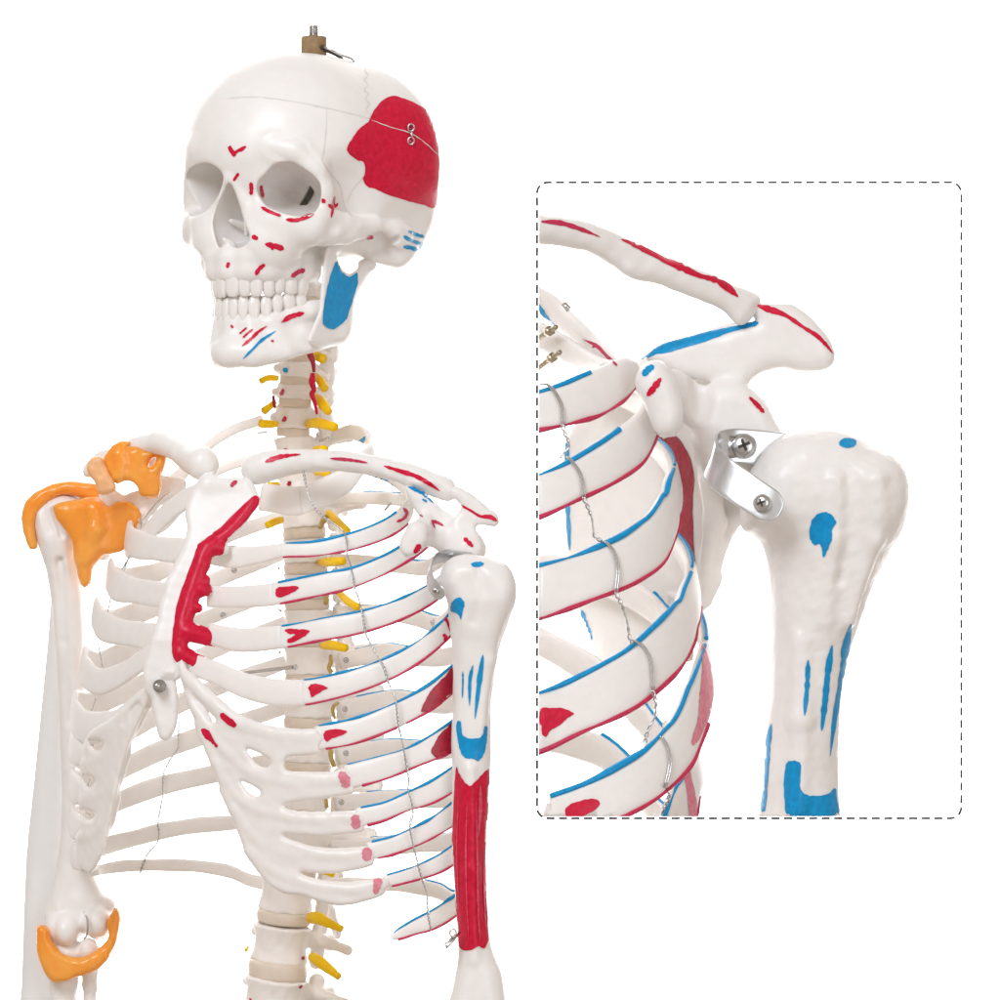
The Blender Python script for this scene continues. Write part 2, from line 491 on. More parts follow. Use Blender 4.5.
def arch(sl, a, b0, f1):
    """arc length -> (l,f,tangent angle) on an ellipse arch"""
    ph = np.linspace(0, np.pi / 2, 200); l = a * np.sin(ph); f = b0 + (f1 - b0) * np.cos(ph)
    s = np.concatenate([[0], np.cumsum(np.hypot(np.diff(l), np.diff(f)))])
    p = np.interp(sl, s, ph)
    return a * np.sin(p), b0 + (f1 - b0) * np.cos(p), math.atan2((f1 - b0) * math.sin(p), a * math.cos(p))
UPW = [13.5, 11, 12, 11, 11, 14, 13]; LOW = [9.5, 10, 11, 11, 11.5, 14, 13]
def roots(F, widths, prm, inset, y0, y1, r0, r1):
    for s in (1, -1):
        acc = 0; last = None
        for w in widths:
            l, f, an = arch(acc + w / 2, *prm); acc += w
            F.chain([HL(s * (l - inset * math.sin(an)), f - inset * math.cos(an), y0), HL(s * (l - inset * math.sin(an)), f - inset * math.cos(an), y1)], [r0, r1], 4)
def ridge(F, widths, prm, inset, py, r):
    for s in (1, -1):
        P = [arch(a, *prm) for a in np.linspace(0, sum(widths), 9)]
        F.chain([HL(s * (l - inset * math.sin(an)), f - inset * math.cos(an), py) for l, f, an in P], r, 3)

def build_skull():
    F = Field(W(165, 292, 0) * [1, 0, 1] + [0, -185, 0], W(462, 44, 0) * [1, 0, 1] + [0, 150, 0], 1.3)
    E = lambda l, f, py, r, k=8, mode='add': F.ell(HL(l, f, py), r, AXH, k, mode)
    both = lambda fn: (fn(1), fn(-1))
    C = lambda pts, r, k=6, mode='add': both(lambda s: F.chain([HL(s * l, f, py) for l, f, py in pts], r, k, mode))
    E(0, -14, 168, (112, 134, 111), 1)
    E(0, 38, 150, (94, 86, 88), 30)
    both(lambda s: E(s * 62, -55, 150, (58, 70, 70), 30))          # parietal bosses
    E(0, -62, 195, (78, 76, 74), 20)                                # occiput
    both(lambda s: E(s * 58, -66, 222, (44, 46, 42), 16))
    # temple hollows and the flat cranial base
    both(lambda s: E(s * 116, 66, 212, (34, 46, 46), 22, 'sub'))
    E(0, -20, 312, (150, 120, 55), 12, 'sub')
    # brow and orbital rims
    C([(6, 109, 168), (22, 109, 162), (45, 108, 156), (66, 99, 161), (79, 86, 178), (83, 78, 200), (82, 76, 222)], [9, 9, 9, 8.5, 8.5, 8, 9], 14)
    E(0, 110, 155, (30, 15, 20), 20)
    C([(11, 111, 176), (17, 108, 196), (26, 105, 212), (46, 106, 224), (64, 96, 226), (80, 82, 222)], [6.5, 6.5, 7.5, 9, 9, 10], 7)
    # cheek bones, zygomatic arches
    both(lambda s: E(s * 66, 84, 236, (22, 20, 18), 12))
    C([(68, 82, 236), (82, 62, 237), (90, 38, 233), (95, 12, 230), (98, -14, 234), (98, -34, 236)], [14, 10, 7, 6, 7, 7], 6)
    C([(76, 66, 243), (85, 44, 241), (93, 18, 237)], [10, 8, 5], 5); C([(82, 68, 224), (88, 48, 227), (94, 20, 229)], [11, 7, 5], 5)
    # maxilla
    both(lambda s: E(s * 26, 92, 246, (36, 34, 38), 14))
    E(0, 98, 262, (34, 28, 30), 10)
    al = [(0, 120), (20, 115), (33, 101), (41, 80), (44, 58), (43, 45)]
    for py in (264, 277): C([(l, f, py) for l, f in al], 9.5, 7)
    C([(0, 106, 160), (0, 114, 176), (3, 120, 185), (13, 114, 205), (20, 111, 225), (18, 113, 244)], [7, 6.5, 6, 6.5, 7, 8], 5)
    roots(F, UPW, (48, 52, 129), 5.5, 262, 282, 2.5, 4.6)
    ridge(F, UPW, (48, 52, 129), 13, 289, 8); ridge(F, UPW, (48, 52, 129), 11, 295.5, 6)
    # sphenoid, palate, pterygoid plates
    E(0, 40, 250, (44, 48, 24), 12)
    C([(28, 44, 245), (32, 40, 272), (34, 36, 296)], [13, 10, 7], 6)
    C([(60, 30, 236), (48, 34, 262)], [12, 7], 6)
    # temporal bone: mastoid, ear canal, socket of the jaw
    both(lambda s: E(s * 86, -42, 250, (14, 22, 26), 8))
    both(lambda s: E(s * 97, -24, 238, (9, 13, 14), 5))
    both(lambda s: E(s * 72, -22, 262, (12, 18, 12), 8))
    both(lambda s: E(s * 92, 6, 250, (16, 15, 14), 5, 'sub'))
    both(lambda s: F.cone(HL(s * 116, -13, 243), HL(s * 92, -13, 244), 4.5, 3.5, 2, 'sub'))
    C([(70, 20, 262), (66, 6, 268)], [6, 3], 5)
    # eye sockets: outline cut inwards along an oblique axis
    def cutter(loops, f0, axis, depth, taper, k, l0=None):
        P = Poly(loops, 5, 60, 1.0)
        n = -AXH[1]; a = axis / np.linalg.norm(axis); na = float(n @ a)
        c = np.mean(np.array(loops[0]), 0)
        p0 = HP(c[0], c[1], f0) if l0 is None else HL(l0, f0, c[1])
        def fn(x, y, z):
            t = (x - p0[0]) * n[0] + (y - p0[1]) * n[1] + (z - p0[2]) * n[2]
            t_ = np.maximum(t, 0)
            X = x - t_ * a[0] / na; Y = y - t_ * a[1] / na; Z = z - t_ * a[2] / na
            kk = (D + Y) / D
            sd = P(X / kk + 500, 500 - Z / kk)
            tt = np.clip(t / depth, 0, None)
            sd = sd + taper * tt * tt
            return smax(sd, np.maximum(t - depth, -t - 60), 10)
        lo = p0 - 95; hi = p0 + 95
        F.op(lo, hi, fn, k, 'sub', 0)
    ax1 = HL(34, 46, 192) - HL(57, 102, 190); ax2 = HL(-34, 46, 192) - HL(-57, 102, 190)
    cutter([[(265, 174), (275, 164), (290, 161.5), (305, 169), (316, 180), (317.5, 194), (312, 212), (300, 216), (285, 213), (267, 206), (258, 193), (258, 182)]], 98, ax1, 62, 18, 2.5)
    cutter([[(187, 176), (195, 165), (208, 162.5), (219, 169), (223.5, 178), (218, 196), (206, 211), (192, 216), (189, 204)]], 98, ax2, 62, 16, 2.5)
    # pyriform aperture
    ax3 = HL(0, 60, 226) - HL(0, 116, 222)
    cutter([[(228, 184), (231, 184), (236, 196), (241, 212), (247, 228), (250, 238), (246, 245), (238, 248), (230, 245), (224, 243), (220, 248), (216, 238), (213.5, 222), (218, 206)]], 116, ax3, 58, 16, 2)
    # septum, conchae, optic fissure
    F.chain([HL(1, 100, 205), HL(1, 96, 240)], [1.5, 2], 2); F.chain([HL(2, 80, 205), HL(1, 80, 240)], [5, 5], 3)
    F.chain([HL(16, 98, 226), HL(10, 78, 232)], [3, 5], 3); F.chain([HL(-16, 98, 226), HL(-10, 78, 232)], [3, 5], 3)
    F.chain([HL(0, 128, 246), HL(0, 118, 250)], [2.5, 5], 5)        # nasal spine
    for s in (1, -1): F.chain([HL(s * 62, 64, 186), HL(s * 50, 52, 198), HL(s * 56, 60, 212)], [4, 4.5, 3], 2, 'sub')
    fis = Poly([[(314, 180), (316.5, 184), (313.5, 194), (308, 203), (302, 209), (300.5, 205), (306, 196), (310, 187)]], 4, 10, .5)
    F.op(W(292, 215, -70), W(325, 172, 60), lambda x, y, z: smax(fis(x / ((D + y) / D) + 500, 500 - z / ((D + y) / D)), y + 42, 4), 4, 'sub', 2)
    # silhouette of the vault
    out = Poly([[(300, 57), (322, 56), (347, 58.5), (372, 65), (396, 78), (415, 95), (430, 118), (438, 143), (441, 170), (439, 200), (434, 222), (424, 244), (413, 262), (398, 271),
                 (378, 266), (350, 262), (330, 300), (206, 300), (206, 262), (202, 256), (186, 246), (183.5, 232), (184, 205), (186, 182), (189, 163), (188, 148), (193, 125), (204, 103), (221, 82), (243, 67), (270, 59)]], 5, 60)
    F.op(F.lo, F.lo + F.h * F.n, lambda x, y, z: out(x + 500 + 0 * z, 500 - z + 0 * x) + 0 * y, 5, 'and', 0)
    F.noise(.25, 80, 3)
    return F.mb(0, 2)

RED, PK, BL, LN, DK, RT = 1, 2, 3, 4, 5, 6
MATS = ['bone', 'red', 'pink', 'blue', 'line', 'darkred', 'redthin', 'dark']
sk = build_skull()
paint(sk, [
    (RED, 'p', [(392, 96), (405, 99), (420, 106), (431, 115), (436, 130), (438.5, 150), (438.5, 172), (437, 190), (434.5, 207.5), (420, 204), (405, 200), (390, 195.5), (378, 190), (367, 186), (363, 179), (365, 170), (364, 162), (357, 160), (349, 154), (347, 148), (353, 137), (360, 128), (368, 122), (374, 110), (383, 100)]),
    (RED, 'p', [(228, 147), (231, 146), (235, 151), (240, 148), (246, 146), (244, 150), (238, 153), (234, 157), (230, 152)]),
    (RED, 's', [(239, 173), (236, 177), (233.5, 181)], 3), (RED, 's', [(251, 182), (251.5, 189), (251, 195)], 3.6),
    (RED, 's', [(261, 185), (261.5, 191), (263, 198)], 3.2), (RED, 's', [(261, 207), (270, 212), (281, 216)], 3.5),
    (RED, 's', [(286, 219.5), (298, 220), (314, 214)], 4.2), (RED, 's', [(334.5, 196), (333, 207), (331, 218)], 2.6),
    (RED, 's', [(328, 204), (333, 208), (338, 203)], 2.8), (RED, 'p', [(322, 199), (325, 199), (325.5, 202.5), (322, 203)]),
    (RED, 's', [(252, 236), (258, 239)], 4.5), (RED, 's', [(265, 244), (275, 246), (284, 249)], 5.5), (RED, 's', [(270, 242), (273, 250)], 3.5),
    (RED, 's', [(229, 262), (227, 268)], 3.5), (RED, 's', [(265, 264), (259, 269), (255.5, 275)], 4),
    (RT, 's', [(291, 277), (298, 272), (305, 270)], 4.5),
    (RT, 'p', [(367, 236), (372, 235), (373, 238.5), (368, 239.5)]),
    (BL, 's', [(408, 231), (416, 234.5), (424, 237)], 3), (BL, 's', [(403.5, 236), (410, 240), (421, 244)], 3.8), (BL, 's', [(403, 246.5), (410, 247.5), (417, 250)], 4), (BL, 's', [(422, 242), (420, 249)], 2.2),
], maxjump=45)
b = sk.bvh()
for pts, w in (([(222, 99), (255, 97), (290, 101), (326, 108), (352, 114), (370, 119)], .8),
               ([(371, 120), (390, 127), (410, 133), (425, 143), (438, 155)], .8),
               ([(327, 108), (326, 130), (324, 150), (322, 160), (330, 173), (340, 186), (344, 205), (352, 217)], .9),
               ([(347, 203), (352, 190), (361, 180), (365, 172)], .8), ([(367, 66), (365, 71), (368.5, 75), (364, 80), (368, 85), (364, 90), (368, 94), (365, 99), (369, 104), (366, 109), (369, 114)], .7)):
    drape(sk, b, stroke(pts, w), LN, off=.35, step=3, smooth=0, jitter=.12, maxjump=14)
for p in ((411, 129), (411, 142)):
    h = b.ray_cast(Vector(CAM), (Vector(W(p[0], p[1], 0)) - Vector(CAM)).normalized())
    tube([np.array(h[0]) + [0, .5, 0], np.array(h[0]) - [0, 2.5, 0]], 3.4, 12, sk, DK)
skull = sk.build('skull', MATS, skel, HL(0, 0, 168))
# clasp on the temple
cl = MB()
h = b.ray_cast(Vector(CAM), (Vector(W(411, 135, 0)) - Vector(CAM)).normalized())[0]
for dz in (7, -6):
    tube([np.array(h) + [3 * math.cos(a), -3.5, dz + 3.6 * math.sin(a)] for a in np.linspace(0, 2 * math.pi, 13)], .8, 6, cl)
tube([np.array(h) + [0, -3.5, 4], np.array(h) + [1, -4.5, -3]], 1.2, 6, cl)
cl.build('clasp', ['steel'], skull, np.array(h))

# ------------------------------------------------------------------ lower jaw
def build_jaw():
    F = Field(W(195, 382, 0) * [1, 0, 1] + [0, -150, 0], W(395, 240, 0) * [1, 0, 1] + [0, 90, 0], 1.2)
    both = lambda fn: (fn(1), fn(-1))
    C = lambda pts, r, k=6, mode='add': both(lambda s: F.chain([HL(s * l, f, py) for l, f, py in pts], r, k, mode))
    C([(0, 113, 329), (18, 108, 329), (33, 94, 327), (42, 74, 321), (49, 54, 315), (56, 38, 308)], [9, 9, 9, 9, 9, 7], 8)
    C([(0, 114, 344), (20, 109, 344), (37, 92, 343), (49, 66, 340), (58, 40, 334)], [10, 10, 10, 9, 8], 9)
    C([(0, 118, 357), (22, 110, 358), (42, 88, 356), (56, 58, 350), (62, 32, 338), (63, 24, 334)], [13, 12, 11, 10, 9, 8], 9)
    E = lambda l, f, py, r, k=8, mode='add': F.ell(HL(l, f, py), r, AXH, k, mode)
    E(0, 121, 356, (20, 10, 12), 8)
    roots(F, LOW, (46, 50, 124), 5.5, 338, 322, 2.2, 4.2)
    ridge(F, LOW, (46, 50, 124), 13, 312, 8); ridge(F, LOW, (46, 50, 124), 11, 306.5, 6)
    # rami
    ram = Poly([[(325, 262), (327, 251), (331, 247), (336, 252), (339, 264), (344, 271), (350, 274), (356, 270), (362, 263), (369, 262), (371, 270), (365, 281), (357, 296), (354, 315), (352.5, 333), (347, 341), (338, 344), (322, 349), (310, 344), (315, 328), (321, 312), (323, 285)]], 4, 60)
    for s in (1, -1):
        # plane l = s*66 : image px = HX - f*hs + l*hc
        sh = 0 if s == 1 else -2 * 66 * hc
        yc = lambda px, py, s=s, sh=sh: HD - s * 66 * hs - ((HX + s * 66 * hc) - px) / hs * hc + 0 * py
        if s == 1: PP = ram
        else:
            q = lambda px, py: ram(px - sh, py)
            q.box = (ram.box[0] + [sh, 0], ram.box[1] + [sh, 0]); PP = q
        F.puff(PP, yc, 5.2, 5, 5, ny=lambda a, c: hs + 0 * a, dm=HD - s * 40)
    both(lambda s: F.ell(HL(s * 68, -10, 268), (11, 7, 7), AXH, 4))
    F.noise(.25, 50, 8)
    out = Poly([[(200, 318), (212, 316), (212, 335), (211, 345), (213, 358), (214.5, 366), (220, 370.5), (240, 371), (262, 370), (280, 365), (300, 358), (330, 349), (345, 345), (352, 336), (380, 300), (380, 236), (200, 236)]], 4, 60)
    F.op(F.lo, F.lo + F.h * F.n, lambda x, y, z: out(x / .988 + 500 + 0 * z, 500 - z / .988 + 0 * x) + 0 * y, 4, 'and', 0)
    return F.mb(0, 2)
jw = build_jaw()
paint(jw, [
    (BL, 'p', [(336.5, 259), (339, 262), (340, 270), (345, 275), (350, 276.5), (357, 273), (357.5, 282), (354, 296), (350, 308), (345, 321), (334, 329), (330, 329), (323, 325), (323, 315), (325, 298), (330, 276)]),
    (RED, 's', [(281, 323), (290, 317), (304, 313)], [2, 6, 4]), (RED, 's', [(267, 326), (258, 332), (252, 338), (242, 346.5)], [2, 3, 3]),
    (RED, 's', [(253, 329), (247, 334), (243, 338)], 2.2), (RED, 's', [(247, 327.5), (243, 331), (239.5, 334)], 1.8), (RED, 's', [(231, 325), (233, 328)], 2.4),
    (BL, 's', [(276, 331), (262, 340), (254, 348), (243, 359)], 2.6), (RT, 's', [(271, 340.5), (274, 341.5)], 2.4),
], maxjump=14)
jaw = jw.build('lower_jaw', MATS, skel, HL(0, 90, 345))

# ------------------------------------------------------------------ teeth
def tooth(w, dp, h, up):
    """crown in local axes: x along the arch, -y outward, z up; z=0 biting edge"""
    mb = MB(); n = 16; zs = [0, .05, .18, .4, .65, .85, 1.0, 1.12]
    ws = [.42, .70, .90, 1.0, .95, .80, .64, .5]; ds = [.35, .55, .75, .92, 1.0, .98, .9, .8]
    a = np.linspace(0, 2 * np.pi, n, endpoint=False); V = []; F = []
    for z, a1, b1 in zip(zs, ws, ds):
        cx = np.sign(np.cos(a)) * np.abs(np.cos(a)) ** .75; sy = np.sign(np.sin(a)) * np.abs(np.sin(a)) ** .8
        V.append(np.column_stack([cx * w / 2 * a1, sy * dp / 2 * b1, np.full(n, z * h * up)]))
    for i in range(len(zs) - 1):
        for j in range(n):
            q = (i * n + j, i * n + (j + 1) % n, (i + 1) * n + (j + 1) % n, (i + 1) * n + j); F.append(q if up > 0 else q[::-1])
    F.append(tuple(range(n - 1, -1, -1)) if up > 0 else tuple(range(n)))
    return np.concatenate(V), F
for up, widths, prm, zb, hs_, par, rootpy in (
        (1, [13.5, 11, 12, 11, 11, 14, 13], (48, 52, 129), 302.5, [26, 24, 26, 23, 21, 19, 18], skull, 0),
        (-1, [9.5, 10, 11, 11, 11.5, 14, 13], (46, 50, 124), 301, [22, 23, 24, 21, 18, 16, 15], jaw, 0)):
    for s in (1, -1):
        acc = 0
        for q, w in enumerate(widths):
            l, f, an = arch(acc + w / 2, *prm); acc += w
            V, Fc = tooth(w * 1.1, 9 if q < 3 else 11.5, hs_[q], up)
            V = V + np.array([0, 0, rng.normal() * .5]); ro = rng.normal() * .06
            t = an * s + ro
            # tangent along arch (l dir, f dir)
            tl, tf = math.cos(t), -math.sin(t)
            X = AXH[0] * tl + AXH[1] * tf; Y = -np.cross(np.array([0, 0, 1.0]), X) * -1
            base = HL(s * l, f - (5 if q < 3 else 6) * 1.0, zb + (2.2 if q > 3 else 0) * (-1) - .6 * q * .5)
            P = base + V[:, :1] * X + V[:, 1:2] * Y + V[:, 2:] * np.array([0, 0, 1.0])
            # roots lean in to the gum
            o = MB().add(P, Fc).build('tooth', ['tooth'], par, base)
# ------------------------------------------------------------------ hanging peg on the crown
pg = MB(); c0 = W(314, 57, -20)
tube([W(314, 62, -20), W(314, 40, -20), W(314, 37.2, -20), W(314, 36.4, -20)], [12.8, 12.8, 12.6, 11.2], 28, pg)
V = pg.v[-1]
peg = pg.build('wooden_peg', ['wood'], skel, c0)
pb = MB(); tube([W(322.5, 47.5, -31.5), W(322.5, 47.5, -33.2)], 2.6, 12, pb); pb.build('peg_hole', ['dark'], peg, W(322.5, 47.5, -32))
sc = MB(); n = 120
tube([W(313.7, 38, -20), W(313.7, 26, -20), W(313.7, 25.2, -20)], [4.2, 4.2, 3.6], 16, sc)
q = np.linspace(0, 1, n)
tube([W(313.7 + 4.6 * math.cos(6.28 * 5 * t), 36 - 10 * t, -20 + 4.6 * math.sin(6.28 * 5 * t)) for t in q], .75, 5, sc)
sc.build('threaded_bolt', ['steel'], peg, W(313.7, 31, -20))
wr = MB(); tube([W(322.5, 47.5, -31), W(326, 47.5, -38), W(333, 51, -40), W(341, 55, -38), W(351, 58.5, -32), W(354, 61, -26)], 1.3, 8, wr, smooth=6)
tube([W(324, 50, -30), W(332, 53, -31), W(340, 57, -30), W(343, 60, -28)], 1.6, 8, wr, 1, smooth=6)
wr.build('wire_clip', ['steel', 'dark'], skel, W(335, 52, -36))
# ================================================================== THORAX
TT = math.radians(35); ts, tc = math.sin(TT), math.cos(TT)
class Rib:
    """one rib: an ellipse seen between px xl and xr; psi=0 nearest the viewer"""
    def __init__(s, xl, xr, back=62, kG=.71, kH=.42):
        s.c = (xl + xr) / 2; s.E = (xr - xl) / 2; s.G = kG * s.E; s.H = kH * s.E; s.dc = back - s.G
    def psi(s, px, br, side):
        a = math.asin(max(-1, min(1, (px - s.c) / s.E)))
        if br == 'n': return a
        return math.pi - a if side > 0 else -math.pi - a
    def depth(s, ps): return s.dc - s.H * np.sin(ps) - s.G * np.cos(ps)
    def near(s, px):
        u = np.clip((px - s.c) / s.E, -.995, .995)
        return s.dc - s.H * u - s.G * np.sqrt(1 - u * u)
    def nyf(s, px):      # y component of the surface normal, for slab thickness
        u = np.clip((px - s.c) / s.E, -.97, .97)
        g = (-s.H + s.G * u / np.sqrt(1 - u * u)) / s.E
        return 1 / np.sqrt(1 + g * g)
    def curve(s, pts, side, th, n=9, lean=0):
        K = []
        for px, py, w, br in pts: K.append((s.psi(px, br, side), py, w))
        K = np.array(K)
        q = cr(np.column_stack([np.degrees(K[:, 0]), K[:, 1], K[:, 2]]), n)
        ps = np.radians(q[:, 0]); px = s.c + s.E * np.sin(ps); d = s.depth(ps)
        P = np.array([W(a, b, c) for a, b, c in zip(px, q[:, 1], d)])
        # outward normal of the ellipse
        dx = s.E * np.cos(ps); dy = -s.H * np.cos(ps) + s.G * np.sin(ps)
        N = np.column_stack([dy, -dx, np.zeros(len(ps))]); N = norm(N)
        T = norm(np.gradient(P, axis=0)); N = norm(N - T * (N * T).sum(1)[:, None])
        B = np.cross(T, N); B[B[:, 2] < 0] *= -1
        w = q[:, 2] * np.clip(np.abs(B[:, 2]), .6, 1)
        if lean:
            c_, s_ = math.cos(lean), math.sin(lean); sg = np.sign((N * (P - P.mean(0))).sum(1))[:, None]; N = N * sg; B, N = B * c_ - N * s_, N * c_ + B * s_
        return ps, px, P, N, B, w

def edge_line(mb, P, N, B, w, th, top, mat, r, rr=.35, hug=.46):
    sgn = 1 if top else -1
    Q = P + B * (w * .5 * sgn * .97)[:, None] + N * (th * .5 * .55)
    k = len(Q); 
    if k < 3: return
    Q2 = cr(Q, 4); m = len(Q2)
    al = np.concatenate([[0], np.cumsum(np.linalg.norm(np.diff(Q2, axis=0), axis=1))]); gq = np.arange(0, al[-1] + 12 * r, 12 * r)
    wob = np.interp(al, gq, rng.normal(size=len(gq)))
    rad = r * (1 + rr * wob).clip(.35, 1.7)
    rad[0] *= .3; rad[-1] *= .3
    tube(Q2, rad, 6, mb, mat)

def make_rib(parent, name, rib, side, pts, th=6.5, cart=None, blue=None, red=None, marks=(), base='rib', far_r=.8, flat=2.9, clip=None, lr=(1.15, 1.2), label=None, lean=.14):
    """pts sternum->spine. cart: psi below which the curve is cartilage (front px). blue/red: (px_from, px_to_on_branch) ranges"""
    ps, px, P, N, B, w = rib.curve(pts, side, th, 9, lean)
    fr = (np.cos(ps) > 0)
    mb = MB()
    if cart is not None:
        ic = (fr & (px < cart)) if side > 0 else (fr & (px > cart))
        i1 = int(np.argmax(~ic)) if ic.any() else 0
    else: i1 = 0
    sl = slice(max(0, i1 - 1), None)
    wn = w[sl] * (1 + .03 * np.sin(np.arange(len(w[sl])) * .45 + len(pts)))
    sweep(P[sl], B[sl], N[sl], wn, th, 16, flat, mb, 0)
    mats = [base, 'red', 'pink', 'blue', 'line', 'darkred', 'redthin', 'dark']
    for rg, top, mt, r in ((blue, True, BL, lr[0]), (red, False, RT, lr[1])):
        if rg is None: continue
        for a, b, br in rg:
            if br == 'x': b = 1e9
            if br == 'n': msk = fr & (px >= a) & (px <= b)
            elif br == 'f': msk = ~fr & (px >= a) & (px <= b)
            else: msk = (fr & (px >= a)) | (~fr & (px >= b))
            ix = np.where(msk)[0]
            ix = ix[ix >= i1]
            if len(ix) > 2: edge_line(mb, P[ix], N[ix], B[ix], w[ix], th, top, mt, r)
    if marks: paint(mb, marks, maxjump=30)
    if clip: mb.clip(clip)
    o = mb.build(name, mats, parent, P[len(P) // 2], label)
    if cart is not None and i1 > 1:
        c = MB(); s2 = slice(0, i1 + 1)
        sweep(P[s2], B[s2], N[s2], w[s2] * 1.03, th + 1.2, 16, 2.6, c, 0)
        cm = [m for m in marks if False]
        c.build('costal_cartilage', ['cart', 'red', 'pink'], o, P[0])
    return o

RL = {1: Rib(215, 372, 40), 2: Rib(128, 410, 52), 3: Rib(109, 440, 56), 4: Rib(95, 462, 60), 5: Rib(84, 474, 62),
      6: Rib(74, 480, 62), 7: Rib(72, 481, 62), 8: Rib(72, 481, 62), 9: Rib(72, 480, 62), 10: Rib(74, 478, 62), 11: Rib(92, 470, 62)}
n_, f_ = 'n', 'f'
# ---- left side (viewer's right), front end first
make_rib(skel, 'rib', RL[1], 1, [(262, 497, 27, n_), (296, 501, 28, n_), (322, 493, 30, n_), (345, 480, 31, n_), (362, 463, 24, n_), (371, 448, 20, f_), (366, 437, 19, f_), (350, 432, 15, f_), (330, 438, 13, f_), (316, 442, 11, f_)],
         th=7, cart=300, marks=[(BL, 'p', [(354, 443), (363, 438), (366, 437), (361, 445), (355, 447)]), (RT, 'p', [(352, 450), (357, 448.5), (358, 450.5), (353, 451.5)])])
make_rib(skel, 'rib', RL[2], 1, [(206, 553, 20, n_), (232, 557, 22, n_), (258, 555, 18, n_), (283, 550.5, 14, n_), (315, 549, 14.5, n_), (350, 542, 17, n_), (382, 530.5, 19, n_), (402, 517, 21, n_), (410, 502, 20, n_),
                              (406, 490, 17, f_), (392, 478, 15, f_), (372, 470, 13, f_), (345, 466, 12, f_), (318, 466, 11, f_)], cart=282,
         blue=[(284, 400, n_), (368, 407, f_)], red=[(282, 405, n_)],
         marks=[(BL, 's', [(371, 474.5), (382, 479), (391, 486), (395, 494), (396, 503), (394, 511)], [2, 5, 4, 4, 4, 2]), (RT, 's', [(403, 508), (407, 513), (403, 519), (396, 522)], [3, 3, 3])])
make_rib(skel, 'rib', RL[3], 1, [(209, 597, 20, n_), (240, 597, 21, n_), (275, 594, 22, n_), (320, 585, 22, n_), (352, 578, 20, n_), (382, 566, 19, n_), (408, 551, 19, n_), (428, 536, 18, n_), (439, 522, 17, n_),
                              (434, 510, 15, f_), (415, 502, 14, f_), (390, 499, 13, f_), (362, 498, 13, f_), (330, 499, 12, f_)], cart=273,
         blue=[(276, 428, n_), (360, 420, f_)], red=[(276, 432, n_)],
         marks=[(RED, 'p', [(276, 590), (280, 587), (292, 586), (299, 587.5), (292, 593), (281, 597.5), (276, 596)])])
make_rib(skel, 'rib', RL[4], 1, [(208, 633, 20, n_), (240, 640, 23, n_), (283, 637, 22, n_), (320, 630, 22, n_), (360, 622.5, 22, n_), (395, 611.5, 21, n_), (428, 595, 21, n_), (450, 576, 19, n_), (461, 560, 17, n_),
                              (450, 556, 16, f_), (425, 568, 15, f_), (400, 566, 15, f_), (370, 562, 14, f_), (332, 560, 13, f_)], cart=281,
         blue=[(283, 440, n_), (380, 440, f_)], red=[(284, 450, n_)],
         marks=[(RED, 'p', [(285, 631), (287, 629), (297, 629), (306, 629.5), (310, 631.5), (303, 637), (294, 642), (288, 642.5), (288, 639.5), (294, 636), (295, 634), (289, 634)])])
make_rib(skel, 'rib', RL[5], 1, [(190, 664, 21, n_), (214, 672, 22, n_), (243, 685, 24, n_), (272, 692, 25, n_), (305, 692.5, 25, n_), (345, 684, 24, n_), (383, 671, 23, n_), (415, 654, 22, n_), (445, 629, 22, n_), (462, 606, 20, n_), (473, 590, 18, n_),
                              (460, 606, 17, f_), (440, 624, 17, f_), (415, 618, 17, f_), (385, 613, 16, f_), (335, 613, 14, f_)], cart=303,
         blue=[(304, 465, n_), (355, 440, f_)], red=[(305, 465, n_)],
         marks=[(RED, 'p', [(308, 688), (313, 684), (322, 685), (328, 688), (322, 691), (315, 696), (311, 697), (310, 692)]),
                (RED, 's', [(445, 617), (449, 626), (451, 632)], 3), (RED, 's', [(443, 634), (446, 638), (444, 641)], 4)])
# ribs six to ten start where the fused cartilage plate ends
make_rib(skel, 'rib', RL[6], 1, [(316, 738.5, 24, n_), (355, 731, 25, n_), (397, 715, 25, n_), (430, 697, 26, n_), (453, 678, 27, n_), (470, 658, 24, n_), (479, 640, 20, n_),
                              (470, 648, 18, f_), (445, 657, 18, f_), (415, 657, 19, f_), (385, 653, 19, f_), (340, 661, 18, f_)],
         blue=[(318, 475, n_), (352, 455, f_)], red=[(321, 396, n_), (398, 470, n_)],
         marks=[(RED, 'p', [(324, 733), (327, 730), (338, 729), (347, 731), (343, 735), (333, 738), (327, 742), (324, 738)]),
                (5, 'p', [(421, 711), (424, 703), (430, 692), (437, 684), (446, 675), (453, 668), (454, 693), (447, 700), (436, 707), (426, 711.5)])])
make_rib(skel, 'rib', RL[7], 1, [(346, 777.5, 25, n_), (385, 767, 24, n_), (415, 756, 22, n_), (450, 737, 29, n_), (470, 715, 26, n_), (480, 695, 22, n_),
                              (470, 698, 20, f_), (445, 704, 20, f_), (415, 702, 20, f_), (388, 701, 21, f_), (340, 710, 19, f_)],
         blue=[(349, 475, n_), (352, 455, f_)], red=[(355, 470, n_)],
         marks=[(5, 'p', [(431, 752), (434, 744), (440, 734), (448, 727), (454, 722), (455, 748), (446, 754), (436, 757)])])
make_rib(skel, 'rib', RL[8], 1, [(357, 818, 19, n_), (383, 812, 18, n_), (407, 802, 18, n_), (430, 793, 22, n_), (452, 779, 24, n_), (472, 758, 22, n_), (480, 740, 20, n_),
                              (470, 745, 19, f_), (445, 750, 19, f_), (415, 750, 20, f_), (385, 750, 21, f_), (338, 756, 19, f_)],
         blue=[(361, 475, n_), (370, 455, f_)], red=[(364, 470, n_)])
